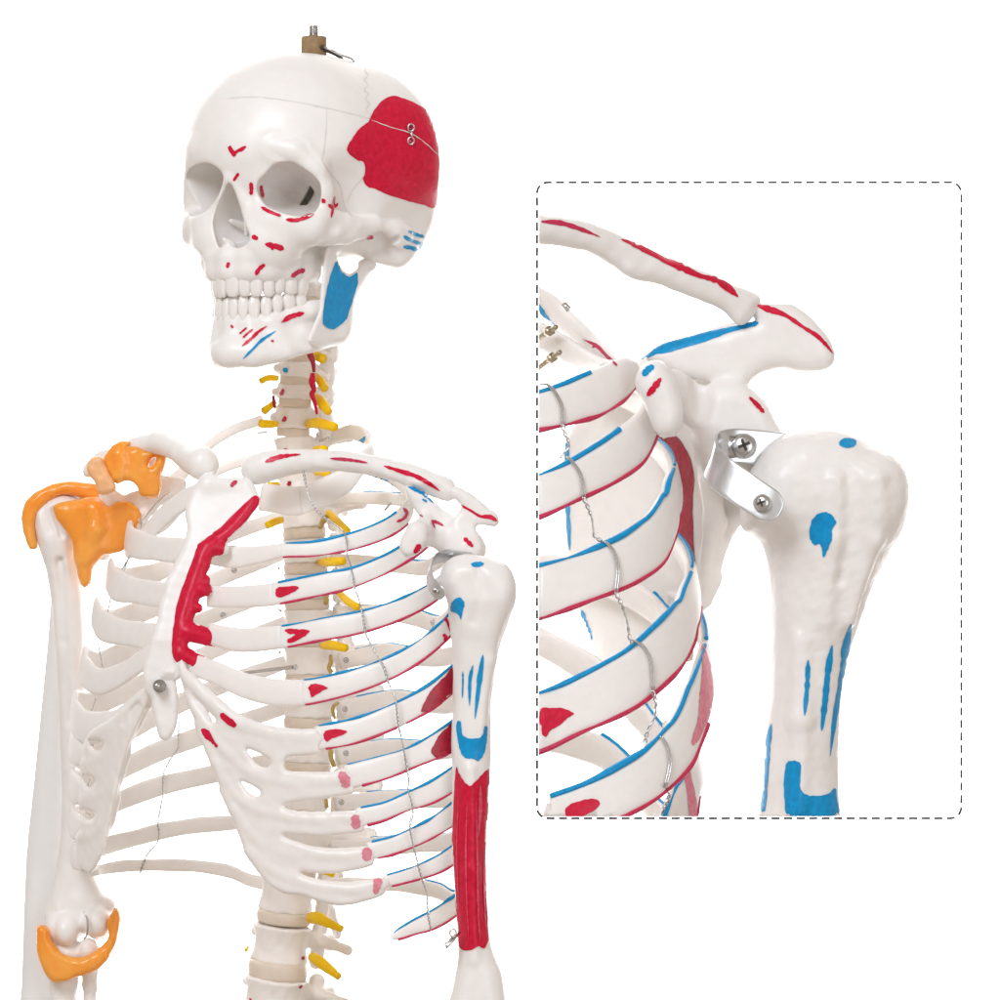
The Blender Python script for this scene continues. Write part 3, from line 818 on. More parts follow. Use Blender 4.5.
make_rib(skel, 'rib', RL[9], 1, [(368, 851.5, 17, n_), (392, 846, 18, n_), (412, 838, 19, n_), (432, 828, 20, n_), (452, 814, 23, n_), (470, 795, 22, n_), (479, 778, 18, n_),
                              (468, 790, 18, f_), (445, 798, 19, f_), (415, 799, 19, f_), (380, 801, 20, f_), (336, 803, 17, f_)],
         blue=[(372, 475, n_), (365, 455, f_)], red=[(375, 470, n_)])
make_rib(skel, 'rib', RL[10], 1, [(384, 882, 12, n_), (403, 877, 13, n_), (422, 871, 15, n_), (440, 863, 18, n_), (458, 850, 19, n_), (474, 830, 16, n_),
                               (462, 838, 16, f_), (440, 843, 17, f_), (415, 844, 18, f_), (380, 846, 19, f_), (330, 848, 15, f_)],
         blue=[(388, 470, n_), (365, 455, f_)], red=[(390, 470, n_)])
make_rib(skel, 'rib', RL[11], 1, [(392, 938, 5, n_), (400, 934, 11, n_), (415, 927, 15, n_), (432, 920, 19, n_), (452, 907, 20, n_), (466, 893, 17, n_),
                               (458, 900, 15, f_), (440, 892, 16, f_), (424, 888, 16, f_), (395, 884, 15, f_), (350, 886, 13, f_), (318, 888, 11, f_)],
         blue=[(395, 470, n_), (424, 455, f_)], red=[(396, 470, n_)])

# ---- right side (viewer's left)
RR = dict(RL); RR[1] = Rib(128, 330, 50)
make_rib(skel, 'rib', RR[1], -1, [(212, 490, 20, n_), (185, 500, 24, n_), (160, 520, 26, n_), (142, 540, 26, n_), (129, 545, 26, n_), (134, 525, 24, f_), (150, 503, 27, f_), (172, 484, 25, f_), (192, 462, 17, f_), (212, 443, 12, f_), (235, 429, 11, f_), (262, 420, 11, f_)], th=7)
make_rib(skel, 'rib', RR[2], -1, [(200, 551, 24, n_), (170, 550, 25, n_), (148, 547, 26, n_), (134, 543, 30, n_), (129, 534, 28, f_), (140, 532, 20, f_), (165, 522, 18, f_), (192, 494, 16, f_), (218, 471, 11, f_), (245, 461, 10, f_), (276, 454, 10, f_)])
make_rib(skel, 'rib', RR[3], -1, [(185, 596, 25, n_), (155, 594, 25, n_), (132, 590, 27, n_), (115, 584, 33, n_), (109, 574, 32, f_), (122, 580, 26, f_), (150, 575, 23, f_), (180, 561, 20, f_), (230, 535, 16, f_), (286, 515, 13, f_)])
make_rib(skel, 'rib', RR[4], -1, [(180, 638, 25, n_), (150, 636, 26, n_), (120, 632, 27, n_), (101, 624, 31, n_), (95, 612, 30, f_), (108, 622, 26, f_), (135, 614, 24, f_), (165, 603, 21, f_), (220, 578, 18, f_), (286, 552, 14, f_)])
make_rib(skel, 'rib', RR[5], -1, [(180, 641, 22, n_), (150, 656, 24, n_), (122, 674, 25, n_), (100, 682, 27, n_), (86, 672, 30, n_), (84.2, 660, 30, f_), (95, 664, 26, f_), (120, 655, 24, f_), (160, 640, 20, f_), (215, 615, 17, f_), (286, 588, 14, f_)])
make_rib(skel, 'rib', RR[6], -1, [(185, 665, 18, n_), (165, 679, 20, n_), (140, 702, 23, n_), (115, 722, 27, n_), (90, 728, 33, n_), (76, 718, 34, n_), (74.2, 705, 32, f_), (90, 706, 28, f_), (120, 694, 24, f_), (160, 676, 20, f_), (215, 650, 17, f_), (286, 622, 14, f_)])
make_rib(skel, 'rib', RR[7], -1, [(86, 756, 20, n_), (77, 752, 28, n_), (72.3, 742, 28, f_), (84, 744, 26, f_), (100, 742, 25, f_), (130, 730, 24, f_), (170, 708, 22, f_), (220, 686, 19, f_), (286, 662, 15, f_)])
make_rib(skel, 'rib', RR[8], -1, [(84, 794, 20, n_), (76, 790, 28, n_), (72.3, 780, 28, f_), (84, 784, 25, f_), (105, 778, 24, f_), (130, 765, 23, f_), (162, 750, 22, f_), (195, 738, 21, f_), (240, 722, 18, f_), (288, 706, 15, f_)])
make_rib(skel, 'rib', RR[9], -1, [(82, 830, 20, n_), (75, 826, 26, n_), (72.3, 816, 26, f_), (84, 818, 24, f_), (100, 810, 23, f_), (122, 800, 22, f_), (160, 786, 21, f_), (218, 773, 19, f_), (260, 763, 17, f_), (290, 756, 15, f_)])
make_rib(skel, 'rib', RR[10], -1, [(84, 862, 20, n_), (76, 858, 22, n_), (74.3, 852, 22, f_), (88, 853, 20, f_), (108, 845, 19, f_), (135, 838, 18, f_), (162, 831, 17.5, f_), (200, 825, 16.5, f_), (240, 822, 15, f_), (290, 812, 14, f_)])
make_rib(skel, 'rib', RR[11], -1, [(96, 873, 6, n_), (92.2, 872, 8, f_), (100, 870, 11, f_), (125, 866, 12.5, f_), (160, 865, 12.5, f_), (195, 866, 13, f_), (228, 871, 14, f_), (250, 880, 14, f_), (280, 887, 13, f_)], th=6)

# ------------------------------------------------------------------ fused cartilage plates and breastbone
E8 = RL[8]
def build_plate():
    F = Field([W(168, 905, 0)[0], -262, W(0, 910, 0)[2]], [W(400, 0, 0)[0], -90, W(0, 655, 0)[2]], 1.3)
    P = Poly([[(176, 664), (184, 668), (193, 676), (204, 688), (217, 700), (232, 710), (248, 716), (262, 722), (280, 726), (300, 727), (319, 726.5), (320, 738), (321, 750.5), (306, 753), (290, 755), (286, 761), (289, 768), (310, 769), (335, 768), (349, 764.5), (354, 777), (357, 789),
                (340, 793), (315, 797), (297, 799), (286, 803), (296, 808.5), (325, 810), (360, 809), (363, 818), (366, 826.5), (350, 830), (330, 832), (305, 832), (286, 831), (287, 834), (305, 840), (325, 844.5), (350, 845.5), (371, 843.5), (374, 852), (375, 860),
                (360, 865), (340, 868.5), (318, 869.5), (304, 868), (303, 871), (318, 877), (345, 879), (370, 876.5), (385, 876), (386, 884), (386, 889), (370, 896), (350, 900), (335, 900.5), (318, 896), (302, 891), (285, 890), (265, 877), (247, 851), (228, 806), (208, 757), (192, 716), (183, 692)],
               [(248, 748), (256, 750), (270, 757), (272, 763), (266, 765.5), (256, 760)], [(242, 780), (250, 782), (261, 789), (259, 794), (250, 790)],
               [(193, 697), (197, 699), (206, 708), (216, 719), (213, 723), (203, 715), (195, 705)]], 3, 50)
    yc = lambda px, py: E8.near(px)
    F.puff(P, yc, 4.6, 5, 3, ny=lambda a, b: E8.nyf(a), dm=-190)
    # ribbing of the plate: each cartilage stands a little proud
    for pts in ([(186, 676), (215, 703), (250, 728), (320, 739)], [(190, 695), (215, 735), (255, 772), (300, 782), (352, 778)],
                [(200, 725), (235, 790), (280, 815), (362, 819)], [(225, 790), (262, 842), (310, 855), (372, 853)], [(250, 850), (290, 878), (340, 889), (385, 884)]):
        q = cr(pts, 6)
        F.chain([W(a, b, E8.near(a) + 1.5) for a, b in q], 5.0, 5)
    F.noise(.35, 30, 4)
    return F.mb(0, 2)
pl = build_plate()
paint(pl, [(RED, 'p', [(220, 714), (223, 713), (231, 718), (236, 723), (235, 727.5), (229, 725), (222, 719)]), (RED, 'p', [(201, 730), (204, 728), (209, 731), (213, 738), (218, 746), (216, 747.5), (211, 742), (205, 738)]),
           (2, 's', [(340, 772), (345, 780), (346, 788)], [8, 10, 9]), (2, 's', [(354, 815), (356, 822), (355, 829)], [8, 9, 8]), (2, 's', [(365, 848), (367, 854), (366, 861)], [8, 9, 8]), (2, 's', [(379, 877), (377, 886), (375, 894)], [9, 7, 6])], maxjump=30)
pl.build('fused_cartilage_plate', ['cart', 'red', 'pink'], skel, W(270, 800, -190), 'fused left cartilage plate joining the lower ribs')
def build_plate2():
    F = Field([W(66, 0, 0)[0], -190, W(0, 885, 0)[2]], [W(186, 0, 0)[0], 40, W(0, 660, 0)[2]], 1.3)
    P = Poly([[(178, 668), (170, 676), (160, 690), (152, 704), (143, 722), (132, 748), (126, 766), (121, 790), (115, 815), (108, 845), (98, 866), (90, 873), (78, 868), (72, 856), (74, 838), (78, 820), (76, 800), (79, 780), (79, 762), (83, 742), (92, 730), (105, 722), (120, 712), (136, 698), (150, 685), (162, 674), (172, 664)],
               [(90, 740), (98, 738), (106, 741), (102, 749), (94, 748)], [(82, 777), (90, 775), (96, 779), (91, 787), (84, 785)], [(77, 812), (87, 810), (96, 812), (92, 819), (82, 818)],
               [(127, 720), (135, 708), (142, 700), (146, 702), (139, 713), (130, 721)]], 3, 50)
    F.puff(P, lambda px, py: E8.near(px), 4.6, 5, 3, ny=lambda a, b: E8.nyf(a), dm=-60)
    for pts in ([(176, 670), (150, 700), (128, 722), (96, 735)], [(140, 716), (118, 752), (85, 765)], [(126, 750), (112, 790), (84, 800)], [(116, 795), (104, 830), (80, 838)]):
        q = cr(pts, 6)
        F.chain([W(a, b, E8.near(a) + 1.5) for a, b in q], 4.8, 5)
    F.noise(.35, 30, 9)
    return F.mb(0, 2)
build_plate2().build('fused_cartilage_plate', ['cart'], skel, W(110, 780, -60), 'fused right cartilage plate with four round holes')

def sdep(px, py): return np.interp(py, [460, 500, 560, 640, 740], [-112, -122, -142, -160, -162]) + (px - 185) * -.05
def build_sternum():
    F = Field([W(135, 0, 0)[0], -190, W(0, 752, 0)[2]], [W(272, 0, 0)[0], -85, W(0, 462, 0)[2]], 1.1)
    P = Poly([[(200, 480), (206, 475), (215, 472), (225, 474), (233, 479), (240, 481), (246, 478), (252, 482), (256, 490), (258, 499), (254, 508), (240, 526), (226, 540), (216, 552), (209, 566), (205, 580), (201, 598), (196, 615), (190, 632), (184, 648), (179, 664), (178, 680), (180, 700), (179, 720), (174, 734), (167, 740), (160, 735), (155, 716), (152, 698), (146, 690), (144, 672), (150, 648), (155, 628),
               (158, 620), (160, 604), (164, 592), (166, 580), (173, 566), (180, 552), (184, 540), (186, 528), (184, 512), (188, 497), (193, 488)]], 3, 40)
    F.puff(P, sdep, 6.5, 7, 3, dm=-140)
    # the painted left border stands up as a raised bead with stubs of the rib cartilages
    B = [(256, 500), (243, 517), (231, 531), (216, 542), (205, 553), (199, 570), (192, 590), (186, 610), (181, 630), (180, 645), (181, 658)]
    q = cr(B, 5)
    F.chain([W(a, b, float(sdep(a, b)) - 3.0) for a, b in q], np.interp(np.linspace(0, 1, len(q)), [0, .3, .45, .6, .8, 1], [4.5, 5.5, 7, 6.5, 6.5, 6]), 3)
    for a, b, r in (((207, 548), (222, 549), 7.5), ((202, 590), (206, 590), 7), ((188, 632), (212, 638), 9.5), ((182, 654), (208, 668), 9)):
        F.cone(W(*a, float(sdep(*a)) - 3), W(*b, float(sdep(*b)) + 1), r, r - .5, 3)
    F.cone(W(208, 484, -118), W(238, 486, -116), 9, 8, 8)
    F.ell(W(222, 476, -116), (12, 8, 4), None, 3, 'sub')
    for a, b, r in ((214, 546, 5), (205, 566, 4.5), (206, 580, 4.5), (198, 608, 5), (190, 626, 4.5)): F.ell(W(a, b, float(sdep(a, b)) - 5), (r, 3.5, r), None, 4)
    F.noise(.22, 30, 12)
    return F.mb(0, 2)
st = build_sternum()
paint(st, [(RED, 'p', [(251, 498), (255, 496), (259, 498), (258, 505), (249, 517), (238, 529), (228, 538), (225, 545), (223, 553), (216, 558), (213, 558), (213, 564), (211, 570), (213, 577), (213, 586), (211, 594), (208, 602), (203, 607), (200, 616), (196, 623), (200, 625), (208, 628), (217, 631), (216, 640), (214, 647), (205, 646), (194, 644), (188, 647), (196, 653), (206, 658), (213.5, 663), (209, 673), (200, 670), (190, 665), (183, 661), (178, 663), (173, 655), (172, 642), (174, 625), (176, 608), (182, 588), (189, 570), (194, 556), (198, 545), (204, 540), (212, 534), (222, 526), (236, 512)]),
           (RT, 's', [(237, 481), (233, 484), (231, 487)], 4)], maxjump=30, step=2.5)
sternum = st.build('breastbone', MATS, skel, W(185, 600, -150), 'white breastbone with a red painted left border')
w_ = MB(); n0 = np.array([-.25, -1, .1])
tube([W(160, 686, -166), W(159.5, 686, -176)], 6.3, 20, w_); tube([W(159, 686, -175), W(158.3, 686, -180)], 4.8, 6, w_); tube([W(158.3, 686, -179), W(156.8, 686, -187), W(156.7, 686, -188)], [3.2, 3.0, 1.5], 12, w_)
w_.build('bolt_and_nut', ['steel'], sternum, W(159, 686, -176))
# ================================================================== SPINE
def build_vert(kind):
    if kind == 'c':
        R, H = 19, 20; F = Field([-44, -24, -30], [44, 70, 26], 1.2)
        F.op((-24, -22, -14), (24, 22, 14), lambda x, y, z: smax(np.sqrt(x ** 2 + (y * 1.25) ** 2) - (17 + 2.5 * (z / 9) ** 2) , np.abs(z) - H / 2 + 1, 3), 3)
        for s in (1, -1):
            F.chain([(s * 15, 8, 2), (s * 20, 20, 0), (s * 18, 32, -1), (0, 42, -4)], [5, 7.5, 6.5, 5], 4)
            F.chain([(s * 13, -2, 3), (s * 25, 2, -2), (s * 30, 9, -5)], [4.5, 4.2, 4.2], 4); F.chain([(s * 18, 14, 2), (s * 29, 9, -4)], [4, 3.8], 3)
            F.cone((s * 21, 22, 10), (s * 22, 24, -12), 7, 7, 4)
            F.cone((s * 15, -2, 7), (s * 15, 2, 12), 3.5, 2.5, 4)
            F.cone((s * 23, 7, 10), (s * 23, 7, -14), 2.6, 2.6, 1.5, 'sub')
        F.chain([(0, 40, -3), (0, 60, -10)], [5, 4], 4)
    elif kind == 't':
        R, H = 25, 30; F = Field([-60, -28, -44], [60, 92, 30], 1.5)
        F.op((-30, -28, -18), (30, 28, 18), lambda x, y, z: smax(np.sqrt(x ** 2 + (y * 1.12) ** 2) - (22.5 + 3 * (z / 14) ** 2), np.abs(z) - H / 2 + 1, 3), 3)
        for s in (1, -1):
            F.chain([(s * 15, 16, 5), (s * 17, 30, 4), (0, 44, -2)], [6.5, 7, 5], 5)
            F.chain([(s * 17, 30, 5), (s * 36, 38, 9), (s * 50, 42, 10)], [6.5, 5.5, 7], 4)
            F.cone((s * 15, 32, 14), (s * 15, 34, -14), 6, 6, 4)
        F.chain([(0, 44, -2), (0, 66, -18), (0, 80, -36)], [5.5, 4.5, 4], 4)
    else:
        R, H = 32, 36; F = Field([-72, -34, -30], [72, 96, 30], 1.5)
        F.op((-40, -34, -20), (40, 34, 20), lambda x, y, z: smax(np.sqrt(x ** 2 + (y * 1.2) ** 2) - (28 + 4.5 * (z / 17) ** 2), np.abs(z) - H / 2 + 1, 3), 3)
        for s in (1, -1):
            F.chain([(s * 18, 18, 6), (s * 20, 34, 4), (0, 50, 0)], [8, 8, 6], 5)
            F.chain([(s * 20, 28, 5), (s * 42, 34, 3), (s * 60, 36, 0)], [6.5, 5, 5], 4)
            F.cone((s * 20, 38, 14), (s * 18, 40, -18), 8, 7, 4)
        F.chain([(0, 50, 0), (0, 66, -3), (0, 84, -5)], [6, 7, 8], 4)
    F.noise(.5, 22, 5)
    return F.mb(0, 2)
discs_y = [279, 300, 319, 338, 357, 380.5, 402.5, 432, 466, 500, 533, 568, 604, 641, 680, 723, 768, 815, 868, 917, 969.5, 1022]
def spx(y): return float(np.interp(y, [270, 340, 370, 400, 432, 466, 500, 540, 600, 700, 770, 815, 868, 917, 970, 1030], [318, 302, 297, 295, 293, 296, 301, 305, 307, 309, 306, 300, 290, 283.5, 277.5, 270]))
def sdp(y): return float(np.interp(y, [270, 400, 470, 600, 750, 870, 1000], [2, 0, 14, 34, 40, 20, 0]))
protos = {}
def put_vert(kind, y0, y1, sx, marks=()):
    y = (y0 + y1) / 2; d = sdp(y); c = W(spx(y), y, d)
    tilt = math.atan2(spx(y1) - spx(y0), y1 - y0)
    H = {'c': 20, 't': 30, 'l': 36}[kind]; gap = {'c': 5.5, 't': 8.5, 'l': 14}[kind]
    if kind not in protos:
        o = build_vert(kind).build('vertebra', ['vert'], None, None)
        o['_h'] = H; protos[kind] = o
    else:
        o = protos[kind].copy(); COL.objects.link(o)
    if '_h' in o: del o['_h']
    o.parent = skel; o.location = Vector(c * S) - skel.location
    o.rotation_euler = (0, -tilt, -TT); o.scale = (sx, sx, (y1 - y0 - gap) / H)
    # disc below
    q = MB(); y = y1; cc = W(spx(y), y, sdp(y)); R = {'c': 18, 't': 24.5, 'l': 32}[kind] * sx
    n = 28; V = []; Fc = []; hh = gap / 2 + 1.8
    prof = [(-hh, .5), (-hh, .94), (-hh * .6, .985), (0, 1.0), (hh * .6, .985), (hh, .94), (hh, .5)]
    fy = {'c': .82, 't': .9, 'l': .85}[kind]
    for z, r in prof:
        for j in range(n):
            a = 2 * math.pi * j / n; l_, f_2 = R * r * math.cos(a), R * r * fy * math.sin(a)
            V.append(cc + np.array([l_ * tc - f_2 * ts, -l_ * ts - f_2 * tc, z + l_ * tilt * .8]))
    for i in range(len(prof) - 1):
        for j in range(n): Fc.append((i * n + j, i * n + (j + 1) % n, (i + 1) * n + (j + 1) % n, (i + 1) * n + j))
    Fc.append(tuple(range(n - 1, -1, -1))); Fc.append(tuple((len(prof) - 1) * n + j for j in range(n)))
    q.add(V, Fc); q.build('spinal_disc', ['disc'], skel, cc)
    return o
kinds = ['c'] * 7 + ['t'] * 12 + ['l'] * 2
for i, k in enumerate(kinds):
    y0, y1 = discs_y[i], discs_y[i + 1]
    sx = {'c': np.interp(i, [0, 6], [.98, 1.0]), 't': np.interp(i, [7, 10, 18], [.86, .95, 1.16]), 'l': np.interp(i, [19, 20], [.98, 1.06])}[k]
    put_vert(k, y0, y1, float(sx))
# paint marks lying on the vertebrae, draped over the finished bodies
def bones_bvh(objs):
    V = []; F = []; n = 0
    for o in objs:
        loc = o.location + skel.location; Mx = o.rotation_euler.to_matrix()
        for v in o.data.vertices: V.append((Mx @ Vector((v.co.x * o.scale[0], v.co.y * o.scale[1], v.co.z * o.scale[2])) + loc) / S)
        F += [tuple(i + n for i in p.vertices) for p in o.data.polygons]; n += len(o.data.vertices)
    return BVHTree.FromPolygons(V, F)
VERTS = sorted([o for o in skel.children if o.name.startswith('vertebra')], key=lambda o: -o.location.z)
vb = bones_bvh(VERTS)
def vmark(i, mt, pts, w):
    m = MB(); drape(m, vb, stroke(pts, w), 0, smooth=0, maxjump=12, off=.6)
    if m.n:
        pr = VERTS[i]; c = np.array((pr.location + skel.location) / S)
        o = m.build('muscle_mark', [mt], skel, np.mean(m.v[0], 0))
for a in ((5, 'blue', [(283, 370.5), (288, 370)], 5), (6, 'redthin', [(284, 389), (281, 396)], 3.4), (6, 'redthin', [(286, 416), (283.5, 422)], 3.6), (7, 'redthin', [(286, 448), (286, 452)], 3.4),
          (8, 'darkred', [(290, 481), (289, 486)], 4), (19, 'darkred', [(301.5, 956.5), (304, 960)], 3), (20, 'darkred', [(299, 988), (302, 985.5)], 2.6), (20, 'redthin', [(250, 998), (252, 1001)], 2)):
    vmark(*a)

# ------------------------------------------------------------------ nerve roots, artery, screws
def rod(name, mat, pts, r, parent=skel, n=10, flat=1.0, label=None):
    P = [W(*p) for p in pts]
    m = tube(P, r, n, None, 0, 5, flat)
    return m.build(name, [mat], parent, P[0], label)
Y = 'nerve_root'
for pts, r in (([(277, 378, -20), (268, 378, -30), (261, 381, -36)], [3, 3.2, 3.4]), ([(274, 403, -14), (269, 407, -24), (264, 411, -30)], [3, 3.6, 4]),
               ([(276, 424, -10), (268, 424, -20), (260.5, 423.5, -26)], [3.6, 4.2, 4.4]), ([(277, 485, -30), (270, 486, -45)], [3.6, 4]), ([(281, 520, -10), (274, 522, -26), (268, 525, -36)], [3.8, 4.2, 3.8]),
               ([(311, 352, -22), (317, 356, -36), (323, 359, -44)], [2.5, 4.5, 5]), ([(316, 376, -30), (321, 382, -44), (325, 389, -52)], [3, 4.8, 4]), ([(317, 397, -24), (322, 403, -42), (329, 412, -54)], [3.5, 5.5, 4]),
               ([(309, 424, -10), (318, 423, -34), (335, 427, -60)], [4.5, 5.5, 4.5]), ([(315, 450, -20), (324, 450, -46)], [4, 5]), ([(316, 472, -20), (328, 474, -50)], [3.5, 3.5]),
               ([(329, 513, 0), (337, 521, -30), (347, 531, -60)], [3.6, 4.2, 4]), ([(320, 562, 10), (330, 562, -30), (343, 561, -55)], [3.4, 4.8, 4]), ([(339, 593, 10), (348, 601, -20), (357, 607, -50)], [3.4, 4.2, 4]),
               ([(323, 646, 10), (332, 645, -10), (345, 648, -34)], [3.5, 5, 4.2]), ([(317, 871, -35), (326, 872, -40), (334, 875, -44)], [1.6, 3.2, 3]),
               ([(311, 918, -16), (318, 918, -34), (328, 923, -48), (342, 929, -58)], [6, 6.5, 5, 3.2]), ([(312, 957, -18), (320, 962, -34), (329, 969, -46), (339, 977, -56)], [5, 6, 5, 3.4]), ([(248, 947, 10), (246, 950, 0)], [1.5, 1.8])):
    rod(Y, 'yellow', pts, r)
for pts, r in (([(329, 516, 4), (324, 520, -10), (320, 528, -20)], [3, 3.4, 2]), ([(326, 595, 4), (326, 603, -8)], [3.4, 2.4]), ([(331, 656, 8), (331, 662, -2), (329, 668, -2), (332, 673, -2)], [2, 2.2, 2.2, 2.6]),
               ([(338, 703, 8), (333, 707, 0), (333, 712, -2), (335, 719, -2)], [1.4, 1.8, 2, 1.4]), ([(331, 751, 4), (331, 757, 0), (334, 767, -2)], [2.6, 2.6, 2.2]), ([(326, 799, 0), (327, 808, -2)], [2, 2.2])):
    rod(Y, 'ochre', pts, r, label='ochre nerve root beside the spine')
rod('artery', 'darkred', [(311, 349, -46), (310, 354, -50), (313, 362, -50), (314, 372, -48)], [2.5, 3.5, 2.5, 1.6]); rod('artery', 'red', [(313, 374, -46), (312, 382, -50), (314, 390, -50), (312, 394, -48), (315, 404, -48), (317, 414, -44)], [2.6, 3.4, 2.4, 2.8, 2.0, 1.4])
rod('artery', 'darkred', [(273, 396, -22), (274, 401, -24), (275, 408, -22)], [1.2, 1.8, 1.4])
def ring_screw(px, py, d, r=2.4, parent=skel):
    m = MB(); c = W(px, py, d)
    tube([c + [r * math.cos(a), -1, r * math.sin(a)] for a in np.linspace(0, 2 * math.pi, 15)], .55, 6, m)
    tube([c + [0, 4, 0], c + [0, -1.2, 0], c + [0, -1.6, 0]], [1.3, 1.3, .8], 10, m)
    m.build('screw', ['steel'], parent, c)
def hit_d(px, py):
    dg = bpy.context.evaluated_depsgraph_get()
    o = Vector(CAM) * S; d = (Vector(W(px, py, 0)) - Vector(CAM)).normalized()
    ok, loc, *_ = scene.ray_cast(dg, o, d)
    return loc.y / S if ok else None
bpy.context.view_layer.update()
for px, py in ((346, 660), (345, 709), (346, 753), (341.5, 802), (433, 622), (234, 570), (223, 615)):
    d = hit_d(px, py); d = 30 if d is None or d > 400 else d
    ring_screw(px, py, d - .5)
for pts in (([(258, 433, -10), (266, 432, -24)]), ([(320, 441, -24), (328, 438, -40)]), ([(277, 497, 0), (279, 493, -18)]), ([(277, 571, 0), (279, 568, -14)]), ([(385, 510, -120), (391, 503, -124)]), ([(277, 608, 0), (281, 611, -12)]), ([(277, 655, 0), (280, 652, -12)])):
    rod('screw', 'steel', pts, 1.3)
rod('steel_pin', 'steel', [(232, 674.5, -60), (260, 671, -40), (295, 667, -16)], [2, 2, 2])
tb = MB(); tube([W(294.5, 667, -17.5), W(296, 667, -18.5)], 2.7, 12, tb, 0); tb.build('pin_head', ['steel'], skel, W(295, 667, -18))

# ================================================================== SHOULDERS
MATS2 = ['bone', 'red', 'pink', 'blue', 'line', 'darkred', 'redthin', 'dark', 'redlight']
def F_box(x0, y0, x1, y1, d0, d1, h):
    ks = [(D + d0) / D, (D + d1) / D]
    xs = [(x - 500) * k for x in (x0, x1) for k in ks]; zs = [(500 - y) * k for y in (y0, y1) for k in ks]
    return Field([min(xs), d0, min(zs)], [max(xs), d1, max(zs)], h)
# left collar bone
F = F_box(236, 440, 462, 505, -225, -90, 1.1)
pts = [(256, 470, -112, 14), (264, 467, -114, 14), (283, 463, -120, 11.5), (305, 461, -130, 10), (335, 461, -145, 9), (362, 463.5, -160, 8.5), (388, 469, -175, 9), (412, 476, -188, 10), (432, 484, -196, 9.5), (448, 492, -200, 8.5)]
q = cr([p[:3] + (p[3],) for p in pts], 10)
F.chain([W(*p[:3]) for p in q], q[:, 3], 3)
F.ell(W(430, 482, -197), (22, 15, 6.5), None, 6); F.noise(.5, 26, 2)
c = F.mb(0, 2)
paint(c, [(RED, 's', [(265, 462), (278, 457.5), (290, 455.5), (301, 454.5)], [5, 5, 2.6, 2]), (6, 's', [(330, 458.5), (345, 459.5), (357, 461), (368, 463)], [3, 3, 2.6, 2]),
          (RED, 's', [(384, 466), (400, 471), (415, 476), (430, 484), (440, 491)], [4, 4, 4.5, 3.5, 3])], maxjump=20)
c.build('collar_bone', MATS2, skel, W(350, 463, -150), 'left collar bone with red painted strips')
# right collar bone
F = F_box(112, 425, 224, 490, -110, 60, 1.1)
pts = [(120, 450, 20, 7), (140, 445, 10, 8), (160, 443, -5, 10), (175, 449, -25, 10), (192, 459, -50, 13), (203, 464, -70, 15)]
q = cr(pts, 12); F.chain([W(*p[:3]) for p in q], q[:, 3], 3)
F.ell(W(203, 464, -72), (13, 13, 16), None, 5); F.chain([W(158, 439, -2), W(168, 438, -10)], [6, 5], 6); F.noise(.3, 34, 3)
F.mb(0, 2).build('collar_bone', ['bone'], skel, W(165, 450, 0), 'right collar bone ending in a round knob')
# left shoulder blade
F = F_box(388, 470, 512, 740, -255, 90, 1.4)
F.puff(Poly([[(404, 486), (411, 485), (424, 492), (434, 501), (446, 511), (458, 517), (468, 521), (478, 525), (470, 536), (474, 547), (477, 557), (462, 558), (448, 557), (438, 552), (430, 547), (423, 546), (420, 534), (421, 522), (415, 510), (408, 498)]], 4), lambda a, b: -196 + (a - 440) * .1 + (b - 520) * .05, 7, 8, 4, dm=-196)
F.puff(Poly([[(404, 532), (409, 524), (418, 521), (426, 527), (427, 541), (421, 551), (413, 557.5), (405, 557.5), (400, 550), (400, 542)]], 4), lambda a, b: -228 + 0 * a, 9, 9, 4, dm=-228)
F.chain([W(426, 522, -205), W(418, 530, -222)], [7, 8], 6)
F.puff(Poly([[(438, 488), (450, 484), (462, 488), (473, 495), (484, 504), (496, 514), (499.5, 521), (495, 527), (484, 524.5), (476, 527), (471, 535), (462, 538), (452, 525), (456, 514), (461, 507), (455, 499), (446, 495)]], 4), lambda a, b: -203 + 0 * a, 6, 7, 4, dm=-203)
F.chain([W(452, 535, -196), W(466, 550, -205), W(468, 566, -205)], [14, 17, 13], 8)
F.chain([W(462, 560, -190), W(466, 640, -140), W(462, 715, -70)], [7, 6, 5], 5); F.chain([W(458, 540, -180), W(452, 560, 40), W(460, 700, -60)], [6, 4, 4], 5)
F.chain([W(459, 560, -150), W(462, 620, -60), W(463, 690, -90)], [4, 4, 4], 5)
F.noise(.7, 24, 7)
c = F.mb(0, 2)
paint(c, [(3, 's', [(408, 487), (416, 490), (425, 495), (433, 503)], [2, 3.5, 3, 2]), (3, 's', [(422, 499), (427, 502)], 2), (6, 's', [(431, 521), (436, 522), (444, 526)], [3, 3, 2]), (6, 's', [(432, 522), (435, 528)], 2),
          (RED, 's', [(447, 496.5), (455, 502), (468, 509), (480, 516), (490, 517), (497, 521)], [3.5, 2, 2.2, 2.5, 5, 4]), (RED, 's', [(464, 538), (469, 543), (473, 547)], [4, 4, 3]),
          (RED, 's', [(420, 544), (417, 549), (414, 553)], [5, 5, 4]), (3, 's', [(457, 513), (461, 510)], 1.5), (5, 's', [(420, 515), (423, 517)], 1.5)], maxjump=20)
c.build('shoulder_blade', MATS2, skel, W(445, 520, -200), 'left shoulder blade with red and blue painted edges')
